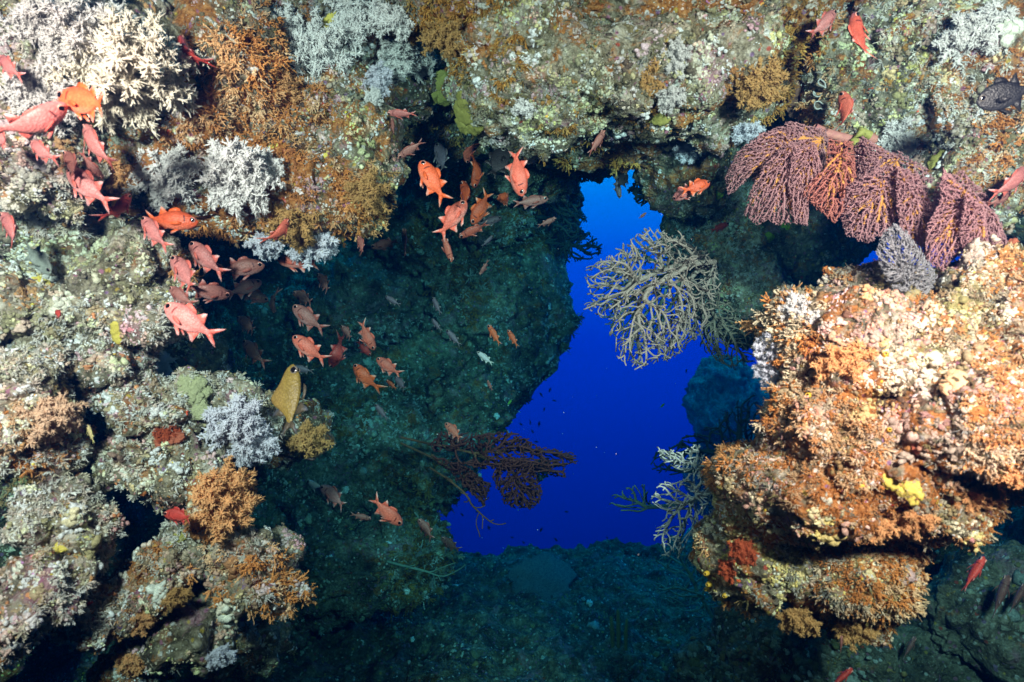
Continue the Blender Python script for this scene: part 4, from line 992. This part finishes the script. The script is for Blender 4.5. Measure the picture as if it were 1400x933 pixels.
ST = np.array([(.500, .004, -.004, .004), (.488, .034, -.036, .026), (.455, .076, -.078, .050), (.40, .118, -.118, .073), (.31, .166, -.154, .094), (.19, .196, -.178, .101), (.06, .196, -.182, .096),
               (-.07, .166, -.158, .080), (-.17, .118, -.114, .056), (-.245, .070, -.068, .034), (-.305, .047, -.047, .021), (-.345, .052, -.052, .011), (-.36, .03, -.03, .004)])
def plate(poly, y, thick, edge):
    """a fin: a thin closed leaf, thick at the root and thin at the rim; poly in x, z, first and last points at the root"""
    poly = np.asarray(poly, float); n = len(poly); c = poly.mean(0)
    yy = np.asarray(y, float) * np.ones(n)
    th = np.full(n, thick * .35); th[0] = th[-1] = thick
    V = np.concatenate([np.stack([poly[:, 0], yy + th, poly[:, 1]], 1), np.stack([poly[:, 0], yy - th, poly[:, 1]], 1),
                        [[c[0], yy.mean() + thick * .7, c[1]], [c[0], yy.mean() - thick * .7, c[1]]]])
    T = []
    for k in range(n):
        j = (k + 1) % n
        T += [(k, j, 2 * n), (n + j, n + k, 2 * n + 1), (k, n + k, n + j), (k, n + j, j)]
    E = np.zeros(2 * n + 2)
    for k in edge: E[k] = E[n + k] = 1
    return V, np.array(T), E

def fish_mesh(bend=0.0, slim=1.0, deep=1.0, forked=1.0, folded=False, top=1.0, low=1.0, plain=False):
    xs = np.interp(np.linspace(0, 12, 37), np.arange(13), ST[:, 0])
    f = lambda k: np.interp(np.linspace(0, 12, 37), np.arange(13), ST[:, k])
    zt, zl, w = f(1) * deep * top, f(2) * deep * (1 + (low - 1) * np.exp(-((xs - .02) / .16) ** 2)), f(3) * slim
    n = 18; a = np.arange(n) * 2 * math.pi / n; V = []
    for x, t, b, q in zip(xs, zt, zl, w):
        m, h = (t + b) / 2, (t - b) / 2
        V.append(np.stack([np.full(n, x), q * np.cos(a), m + h * np.sin(a)], 1))
    V = np.concatenate(V); T = []
    for r in range(len(xs) - 1):
        for k in range(n):
            i, j = r * n + k, r * n + (k + 1) % n
            T += [(i, j, j + n), (i, j + n, i + n)]
    T += [(0, (k + 1) % n, k) for k in range(1, n - 1)]; l = (len(xs) - 1) * n; T += [(l, l + k, l + (k + 1) % n) for k in range(1, n - 1)]
    parts = [(V, np.array(T), np.zeros(len(V)), np.zeros(len(V)))]
    def fin(poly, y, th, edge=()):
        poly = [(x, z * deep) for x, z in poly]
        v, t, e = plate(poly, y, th, edge); parts.append((v, t, np.ones(len(v)), e))
    k = forked
    fin([(-.315, .035), (-.36, .075), (-.43, .125 * k), (-.52, .185 * k), (-.475, .105 * k), (-.425, .045), (-.40, .0), (-.36, -.01), (-.32, -.005)], 0, .008, (2, 3))
    fin([(-.315, -.035), (-.36, -.075), (-.43, -.125 * k), (-.52, -.185 * k), (-.475, -.105 * k), (-.425, -.045), (-.40, .0), (-.36, .01), (-.32, .005)], 0, .008, (2, 3))
    h = .02 if folded else .05
    fin([(.19, .185), (.15, .20 + h), (.09, .20 + h * 1.2), (.03, .195 + h), (-.03, .185 + h * .6), (-.06, .165), (.05, .18)], 0, .008, ())
    fin([(-.06, .155), (-.10, .185), (-.155, .245), (-.20, .262), (-.205, .20), (-.225, .13), (-.23, .07), (-.15, .10)], 0, .008, (2, 3))
    fin([(-.05, -.155), (-.10, -.18), (-.165, -.255), (-.205, -.268), (-.21, -.20), (-.225, -.13), (-.23, -.065), (-.15, -.10)], 0, .008, (1, 2, 3))
    for s in (() if plain else (-1, 1)):
        fin([(.17, -.168), (.12, -.20), (.02, -.265), (-.02, -.262), (.02, -.21), (.09, -.165)], [s * .03 * slim, s * .04, s * .065, s * .07, s * .05, s * .03 * slim], .007, (1, 2, 3))
        fin([(.215, -.02), (.15, -.01), (.06, -.03), (.0, -.06), (.05, -.085), (.14, -.085), (.21, -.065)], [s * .092 * slim, s * .115, s * .14, s * .155, s * .14, s * .115, s * .092 * slim], .006, ())
    VV, TT, A, b = [], [], [], 0
    for v, t, m, e in parts:
        VV.append(v); TT.append(t + b); b += len(v); A.append(np.stack([m, e, 0 * m, 1 + 0 * m], 1))
    V = np.concatenate(VV); x = V[:, 0]
    V[:, 1] += bend * np.where(x < .15, (x - .15) ** 2, 0) * 1.4
    return V, np.concatenate(TT), np.concatenate(A)

def eye_mesh(side, slim=1.0, deep=1.0):
    V, T = ICO[3]
    V = V * np.array([.058, .022, .058]) + np.array([.398, side * .060 * slim, .040 * deep]); c = V[T].mean(1)
    d = np.hypot(c[:, 0] - .398, c[:, 2] - .040 * deep)
    return V, T, ((d < .041) & ((c[:, 1] - side * .060 * slim) * side > 0)).astype(np.int32)

SHAPES = {'a': dict(bend=.35), 'b': dict(bend=-.35), 'c': dict(bend=.9, folded=True), 'd': dict(bend=-.9, folded=True),
          'slim': dict(slim=.85, deep=.72, forked=.8, folded=True), 'trig': dict(slim=.55, deep=1.0, forked=.7, folded=True, top=.72, low=1.75, plain=True), 'tall': dict(slim=.5, deep=1.32, forked=.55)}
_fc = {}
def fish_parts(shape, mat):
    if (shape, mat) not in _fc:
        V, T, A = fish_mesh(**SHAPES[shape]); me = mesh_np('soldierfish', V, T, True, {'mixing': A}); me.materials.append(FM[mat])
        eyes = []
        for s in (-1, 1):
            v, t, k = eye_mesh(s, SHAPES[shape].get('slim', 1), SHAPES[shape].get('deep', 1)); em = mesh_np('eye', v, t)
            em.materials.append(M_iris if mat in ('orange', 'salmon', 'pink', 'red', 'brown') else M_irisgrey); em.materials.append(M_pupil)
            em.polygons.foreach_set('material_index', k); eyes.append(em)
        _fc[(shape, mat)] = (me, eyes)
    return _fc[(shape, mat)]

def fish(label, hx, hy, tx, ty, mat, roll=10, alpha=15, shape='a', near=None, flip=False, name='soldierfish', cat='fish', group='school of red soldierfish', real=.185):
    d = np.array([hx - tx, 0, -(hy - ty)], float); L = np.linalg.norm(d); d /= L
    al = math.radians(alpha); D = real * abs(math.cos(al)) * F / L
    cx, cy_ = (hx + tx) / 2, (hy + ty) / 2
    i0, i1 = int((min(hy, ty) + 96) // CH), int((max(hy, ty) + 104) // CH) + 1; j0, j1 = int((min(hx, tx) + 96) // CW), int((max(hx, tx) + 104) // CW) + 1
    back = float(np.percentile(zb[max(i0, 0):i1, max(j0, 0):j1], 4))
    D = min(D if near is None else near, 3.35 if near is None else near, back - .14)
    f = d * math.cos(al) + np.array([0, 1, 0]) * math.sin(al)
    u0 = np.array([-d[2], 0, d[0]])
    if (u0[2] < 0) != flip: u0 = -u0
    v = np.cross(f, u0); v = v if v[1] < 0 else -v
    r = math.radians(roll); up = u0 * math.cos(r) + v * math.sin(r); side = np.cross(up, f)
    s = L / F * D / math.cos(al)
    p = at(cx, cy_, D)
    me, eyes = fish_parts(shape, mat)
    o = bpy.data.objects.new(name, me); col.objects.link(o)
    M = Matrix([[f[k], side[k], up[k], p[k]] for k in range(3)] + [[0, 0, 0, 1]]) @ Matrix.Scale(s, 4)
    o.matrix_world = M; tag(o, label, cat, group)
    for em in eyes:
        e = bpy.data.objects.new('eye', em); col.objects.link(e); e.parent = o
    return o

FISH = (
 # label, head x, y, tail x, y, colour, roll, yaw away, shape
 ('bright orange soldierfish facing left over the lemon round sponge', 73, 130, 163, 150, 'orange', 12, 12, 'a'),
 ('narrow pale pink soldierfish diving away below the bright orange one', 79, 136, 19, 205, 'pink', 75, 20, 'c'),
 ('pink soldierfish cut off by the left frame edge below the orange one', -22, 178, 25, 200, 'pink', 20, 15, 'a'),
 ('dusky pink soldierfish behind the narrow pale pink one', 36, 192, 76, 222, 'pink', 25, 20, 'b'),
 ('pink soldierfish heading up beside the rust orange soft coral', 110, 168, 148, 230, 'pink', 40, 15, 'b'),
 ('dusky pink soldierfish half hidden above the clear pink barred one', 82, 206, 118, 246, 'brown', 25, 20, 'a'),
 ('small dusky soldierfish tucked behind the upward pink one', 134, 243, 112, 212, 'brown', 30, 30, 'a'),
 ('clear pink soldierfish with a dark gill bar facing up left on the left slope', 88, 230, 146, 280, 'pink', 10, 10, 'b'),
 ('thin red-orange soldierfish seen from above under the left ledge', 173, 263, 157, 307, 'red', 80, 20, 'c'),
 ('pink soldierfish at the left frame edge beside the grey damselfish', -4, 290, 38, 336, 'pink', 30, 15, 'a'),
 ('blurred dusky pink soldierfish at the far upper left edge', -6, 74, 27, 108, 'pink', 25, 20, 'b'),
 ('magenta soldierfish seen from above by the yellow sponge crust', 243, 46, 266, 99, 'red', 78, 15, 'd'),
 ('orange soldierfish facing right at the head of the left group', 267, 303, 200, 300, 'orange', 5, 15, 'a'),
 ('dusky red soldierfish overlapping the tail of the right-facing orange one', 191, 296, 226, 340, 'pink', 15, 15, 'b'),
 ('pink soldierfish below the right-facing orange one, with raised fins', 257, 331, 302, 376, 'pink', 10, 10, 'b'),
 ('rosy soldierfish between the crusted lump and the raised-fin pink one', 231, 350, 274, 398, 'pink', 10, 12, 'a'),
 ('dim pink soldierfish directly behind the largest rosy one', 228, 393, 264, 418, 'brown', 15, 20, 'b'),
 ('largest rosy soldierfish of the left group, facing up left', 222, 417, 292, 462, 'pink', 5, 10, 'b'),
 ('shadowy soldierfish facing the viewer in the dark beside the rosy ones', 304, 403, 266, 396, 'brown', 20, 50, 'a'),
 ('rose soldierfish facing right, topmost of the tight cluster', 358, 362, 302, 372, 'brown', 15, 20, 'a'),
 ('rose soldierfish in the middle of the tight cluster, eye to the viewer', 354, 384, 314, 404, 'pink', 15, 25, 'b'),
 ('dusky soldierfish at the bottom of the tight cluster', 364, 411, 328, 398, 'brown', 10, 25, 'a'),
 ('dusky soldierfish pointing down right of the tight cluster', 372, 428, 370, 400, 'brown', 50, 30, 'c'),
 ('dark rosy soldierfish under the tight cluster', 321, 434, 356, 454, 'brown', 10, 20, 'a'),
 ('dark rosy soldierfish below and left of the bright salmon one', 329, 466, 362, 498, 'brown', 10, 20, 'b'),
 ('tiny red soldierfish peeping from a hole in the crusted lumps', 72, 425, 90, 436, 'red', 10, 30, 'a'),
 ('pinkish violet soldierfish lying level in the notch beneath the arch', 528, 153, 570, 158, 'pink', 60, 15, 'slim'),
 ('dark slender soldierfish upright under the violet level one', 535, 160, 539, 185, 'brown', 60, 20, 'slim'),
 ('dark soldierfish slanting in the shade left of the bright orange trio', 543, 214, 580, 195, 'brown', 50, 20, 'slim'),
 ('mottled grey soldierfish head up beside the first orange one', 596, 194, 612, 238, 'grey', 30, 15, 'a'),
 ('bright orange soldierfish with a blue-white fin, head up, in clear view', 574, 219, 606, 274, 'orange', 8, 10, 'b'),
 ('salmon soldierfish nose to the viewer with tail raised above the orange pair', 638, 220, 643, 192, 'salmon', 40, 40, 'c'),
 ('orange soldierfish head down with its tail bent right', 647, 256, 660, 212, 'orange', 60, 15, 'd'),
 ('orange soldierfish squeezed between its head-down neighbour and the salmon one', 631, 246, 646, 292, 'orange', 55, 15, 'c'),
 ('large salmon soldierfish facing up right at the bottom of the orange bunch', 637, 274, 602, 322, 'salmon', 10, 10, 'a'),
 ('orange soldierfish facing down left with fins spread', 645, 306, 670, 265, 'orange', 25, 15, 'b'),
 ('short orange soldierfish turned away beneath the large head-down one', 679, 268, 706, 276, 'orange', 20, 40, 'c'),
 ('large salmon soldierfish head down with a wide forked tail', 714, 268, 700, 205, 'salmon', 25, 8, 'a'),
 ('reddish grey soldierfish level at the edge of the opening', 750, 271, 702, 280, 'brown', 15, 12, 'slim'),
 ('grey-pink soldierfish tucked behind the spread-finned orange one', 686, 297, 652, 308, 'grey', 15, 15, 'slim'),
 ('pink-red soldierfish lying level at the bottom of the orange bunch', 627, 324, 668, 306, 'salmon', 45, 15, 'slim'),
 ('slim pink soldierfish diving under the orange bunch', 617, 358, 604, 315, 'salmon', 55, 15, 'slim'),
 ('dull red soldierfish slanting on the shaded wall right of the diving one', 656, 376, 668, 356, 'brown', 55, 20, 'slim'),
 ('slim grey fish slanting up on the wall above the dull red one', 674, 322, 659, 338, 'grey', 60, 20, 'slim'),
 ('grey-pink soldierfish level below the round orange lump', 506, 338, 547, 330, 'brown', 15, 15, 'slim'),
 ('dark red soldierfish head up left of the level grey-pink one', 488, 322, 501, 348, 'brown', 40, 20, 'a'),
 ('dark red soldierfish hanging upright right of the level grey-pink one', 551, 311, 555, 350, 'brown', 65, 15, 'slim'),
 ('coral red soldierfish seen from above under the ledge with fins out', 392, 298, 376, 338, 'salmon', 80, 20, 'c'),
 ('pale salmon soldierfish facing left in front of the dark wall', 378, 355, 432, 360, 'salmon', 5, 8, 'b'),
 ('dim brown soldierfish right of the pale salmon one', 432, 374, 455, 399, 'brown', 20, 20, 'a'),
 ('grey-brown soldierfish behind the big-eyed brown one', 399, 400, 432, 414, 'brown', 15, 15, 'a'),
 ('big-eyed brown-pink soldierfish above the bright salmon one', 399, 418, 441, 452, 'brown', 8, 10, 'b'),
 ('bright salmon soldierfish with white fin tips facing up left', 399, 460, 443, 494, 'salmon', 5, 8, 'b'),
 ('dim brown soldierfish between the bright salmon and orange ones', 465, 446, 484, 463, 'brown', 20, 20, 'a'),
 ('orange-red soldierfish head down with tail up on the shaded wall', 511, 479, 491, 441, 'salmon', 25, 12, 'a'),
 ('dark red soldierfish shadowed beneath the head-down one', 506, 486, 488, 468, 'red', 25, 20, 'a', 3.6),
 ('deep red soldierfish twisted with its tail fin up', 450, 503, 472, 468, 'red', 35, 25, 'd'),
 ('vivid orange soldierfish, plump, lowest of the middle group', 482, 499, 512, 532, 'orange', 10, 20, 'd'),
 ('orange-red soldierfish facing left beside the plump vivid one', 514, 490, 546, 513, 'salmon', 12, 12, 'b'),
 ('tiny orange soldierfish below the orange-red left-facing one', 527, 520, 543, 532, 'orange', 20, 20, 'slim', 3.8),
 ('grey soldierfish in the dark below the orange-red left-facing one', 539, 516, 557, 532, 'grey', 20, 20, 'a'),
 ('blue-grey fish on the wall right of the brown group', 526, 405, 548, 418, 'grey', 20, 15, 'slim'),
 ('grey fish head up high on the shaded wall', 591, 406, 603, 430, 'grey', 30, 15, 'slim'),
 ('dim grey fish beneath the head-up one on the shaded wall', 590, 436, 604, 453, 'grey', 30, 15, 'slim'),
 ('blue-grey fish with pale belly on the wall left of the small orange two', 610, 451, 630, 473, 'grey', 20, 12, 'slim'),
 ('small orange soldierfish on the shaded wall, left of two', 667, 444, 684, 472, 'orange', 30, 12, 'slim', 3.6),
 ('small orange soldierfish on the shaded wall, right of two', 694, 451, 708, 475, 'orange', 30, 12, 'slim', 3.6),
 ('tiny brown soldierfish above the dark wine sea fan', 666, 520, 673, 534, 'brown', 30, 12, 'slim'),
 ('grey fish above the teal overhang in the lower wall', 512, 553, 531, 574, 'grey', 15, 12, 'slim'),
 ('salmon-brown soldierfish facing up left over the wine sea fan', 608, 579, 632, 600, 'salmon', 12, 12, 'a', 3.7),
 ('violet-grey fish level behind the yellow-brown triggerfish', 398, 502, 430, 508, 'grey', 15, 12, 'slim'),
 ('dusky purple soldierfish diving at the top of the opening', 828, 177, 804, 213, 'brown', 55, 12, 'slim'),
 ('orange soldierfish facing right beside the lime sponge', 972, 249, 934, 262, 'orange', 10, 15, 'a', 2.55),
 ('pink-faced soldierfish behind the orange one at the lime sponge', 924, 270, 950, 256, 'pink', 15, 45, 'a', 2.6),
 ('dark red soldierfish resting on the pillar below the lime sponge', 998, 305, 970, 317, 'red', 15, 15, 'slim'),
 ('faint brown slender fish at the edge of the opening by the black coral', 761, 298, 735, 310, 'brown', 50, 12, 'slim'),
 ('small dark fish at the right lip of the opening', 884, 291, 873, 299, 'brown', 30, 12, 'slim'),
 ('pink-red soldierfish heading up at the top of the right overhang', 1145, 13, 1112, 50, 'pink', 30, 12, 'a'),
 ('large salmon soldierfish head up on the right overhang', 1172, 14, 1172, 88, 'salmon', 30, 10, 'b'),
 ('thin salmon soldierfish head up beside the white lipped oysters', 1153, 123, 1164, 178, 'salmon', 70, 12, 'c'),
 ('blurred pink soldierfish at the right frame edge, upper of two', 1408, 228, 1362, 272, 'pink', 40, 12, 'a'),
 ('blurred dusky pink soldierfish at the right frame edge, lower of two', 1385, 262, 1352, 284, 'brown', 40, 12, 'a'),
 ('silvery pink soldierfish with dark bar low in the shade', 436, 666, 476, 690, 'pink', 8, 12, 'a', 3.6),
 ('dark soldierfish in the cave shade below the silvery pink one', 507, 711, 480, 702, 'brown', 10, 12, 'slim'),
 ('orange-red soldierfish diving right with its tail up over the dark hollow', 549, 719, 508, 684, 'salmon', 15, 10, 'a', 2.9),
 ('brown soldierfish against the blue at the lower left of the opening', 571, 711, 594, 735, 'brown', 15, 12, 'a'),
 ('brown-pink soldierfish with bright eye at the seabed lip', 603, 736, 627, 753, 'brown', 12, 15, 'b', 3.9),
 ('dark crimson soldierfish hiding under the round orange soft coral ball', 222, 704, 268, 706, 'red', 5, 10, 'a'),
 ('red slender soldierfish slanting below the right end of the boulder', 1350, 763, 1312, 806, 'red', 70, 12, 'slim', 2.2),
 ('dusky violet soldierfish in the lower right shade', 1384, 788, 1352, 842, 'brown', 55, 12, 'slim', 2.9),
 ('dusky violet soldierfish at the lower right frame edge', 1406, 800, 1376, 836, 'brown', 55, 12, 'slim', 2.9),
 ('small purple soldierfish over the lower right floor', 1254, 872, 1232, 900, 'brown', 55, 12, 'slim', 3.1),
 ('red soldierfish cut by the bottom frame edge', 1168, 916, 1130, 940, 'red', 60, 12, 'slim', 2.3),
 ('tiny purple soldierfish in shade under the boulder foot', 1152, 870, 1148, 892, 'brown', 55, 12, 'slim', 3.1),
)
for a in FISH:
    a = list(a); k = {'near': a.pop()} if len(a) == 10 else {}
    fish(*a, **k)
fish('silver nosed fish just left of the silvery pink soldierfish', 418, 658, 450, 676, 'silver', 20, 15, 'slim', 3.7, name='silver_fish', group=None)
fish('small white striped fish on the shaded wall below the small orange two', 652, 481, 674, 498, 'silver', 10, 10, 'slim', 3.4, name='silver_fish', group=None)
fish('yellow-brown triggerfish with a tall body seen from behind, head up', 394, 499, 402, 592, 'trigger', 12, 22, 'trig', 2.2, name='triggerfish', group=None)
fish('small pale yellow fish over the dark gap of the left slope', 118, 581, 130, 606, 'lemon', 30, 10, 'slim', 2.1, name='yellow_fish', group=None)
fish('grey-green damselfish grazing on the left slope', 66, 374, 36, 334, 'damsel', 15, 10, 'tall', 2.2, name='damselfish', group=None)
fish('black deep-bodied fish behind the bunch of orange soldierfish', 692, 200, 672, 244, 'dark', 10, 20, 'tall', 3.7, name='dark_fish', group=None)
fish('black fish swimming alone at the top of the opening', 858, 236, 844, 258, 'dark', 10, 20, 'tall', 3.9, name='dark_fish', group=None)
fish('grey slender fish beside the black fish in the opening', 848, 271, 841, 242, 'grey', 40, 12, 'slim', 3.7, name='grey_fish', group=None)
fish('dark fish with a tan tail cut by the right frame edge on the overhang', 1340, 138, 1412, 122, 'dark', 10, 12, 'tall', 1.9, name='dark_fish', group=None)
fish('tiny green fish alone in the blue middle of the opening', 909, 552, 902, 558, 'green', 10, 10, 'slim', 4.5, name='green_fish', group=None)
fish('small green wrasse on the lower wall edge', 694, 554, 700, 546, 'green', 10, 10, 'slim', 4.5, name='green_fish', group=None)

# tiny dark fish far out in the blue, too small to show their eyes
V, T, A = fish_mesh(.35, .8, .8); TM = mesh_np('tiny_fish', V[::1], T, True, {'mixing': A}); TM.materials.append(FM['dark'])
rng = np.random.default_rng(4)
spots = [(796, 434), (774, 476), (750, 482), (736, 500), (745, 520), (752, 533), (726, 546), (740, 540), (758, 548), (727, 534), (744, 560), (737, 580), (725, 577), (728, 590), (733, 604), (712, 580), (716, 604), (938, 508),
         (622, 668), (646, 690), (632, 704), (652, 700), (668, 722), (612, 690), (700, 735), (740, 724), (716, 742), (668, 752 - 30), (830, 735), (846, 744), (760, 738), (775, 700)]
for k, (x, y) in enumerate(spots):
    th = rng.uniform(0, 6.28); D = rng.uniform(7.0, 9.5); s = rng.uniform(5, 9) / F * D
    f = np.array([math.cos(th), rng.normal(0, .3), math.sin(th)]); f /= np.linalg.norm(f); sd = np.cross([0, 0, 1.0], f); sd /= np.linalg.norm(sd); up = np.cross(f, sd); p = at(x, y, D)
    o = bpy.data.objects.new('tiny_fish', TM); col.objects.link(o)
    o.matrix_world = Matrix([[f[q], sd[q], up[q], p[q]] for q in range(3)] + [[0, 0, 0, 1]]) @ Matrix.Scale(s, 4)
    tag(o, 'tiny dark fish far away in the open blue water', 'fish', 'tiny dark fish in the opening')

# specks drifting in the water
rng = np.random.default_rng(9); k = 130
D = rng.uniform(1.6, 6.0, k); px = rng.uniform(560, 1060, k); py = rng.uniform(180, 760, k); sz = rng.lognormal(math.log(.0012), .4, k) * D / 2.6
P = np.stack([(px - 700) / F * D, D, -(py - 466.5) / F * D], 1); U, T = ICO[1]
V = (P[:, None] + U[None] * sz[:, None, None]).reshape(-1, 3); T = (T[None] + (np.arange(k) * len(U))[:, None, None]).reshape(-1, 3)
M_speck = mat_plain('drifting_speck', (.6, .6, .58), (.8, .8, .78))
put('drifting_specks', mesh_np('drifting_specks', V, T), M_speck)['kind'] = 'stuff'
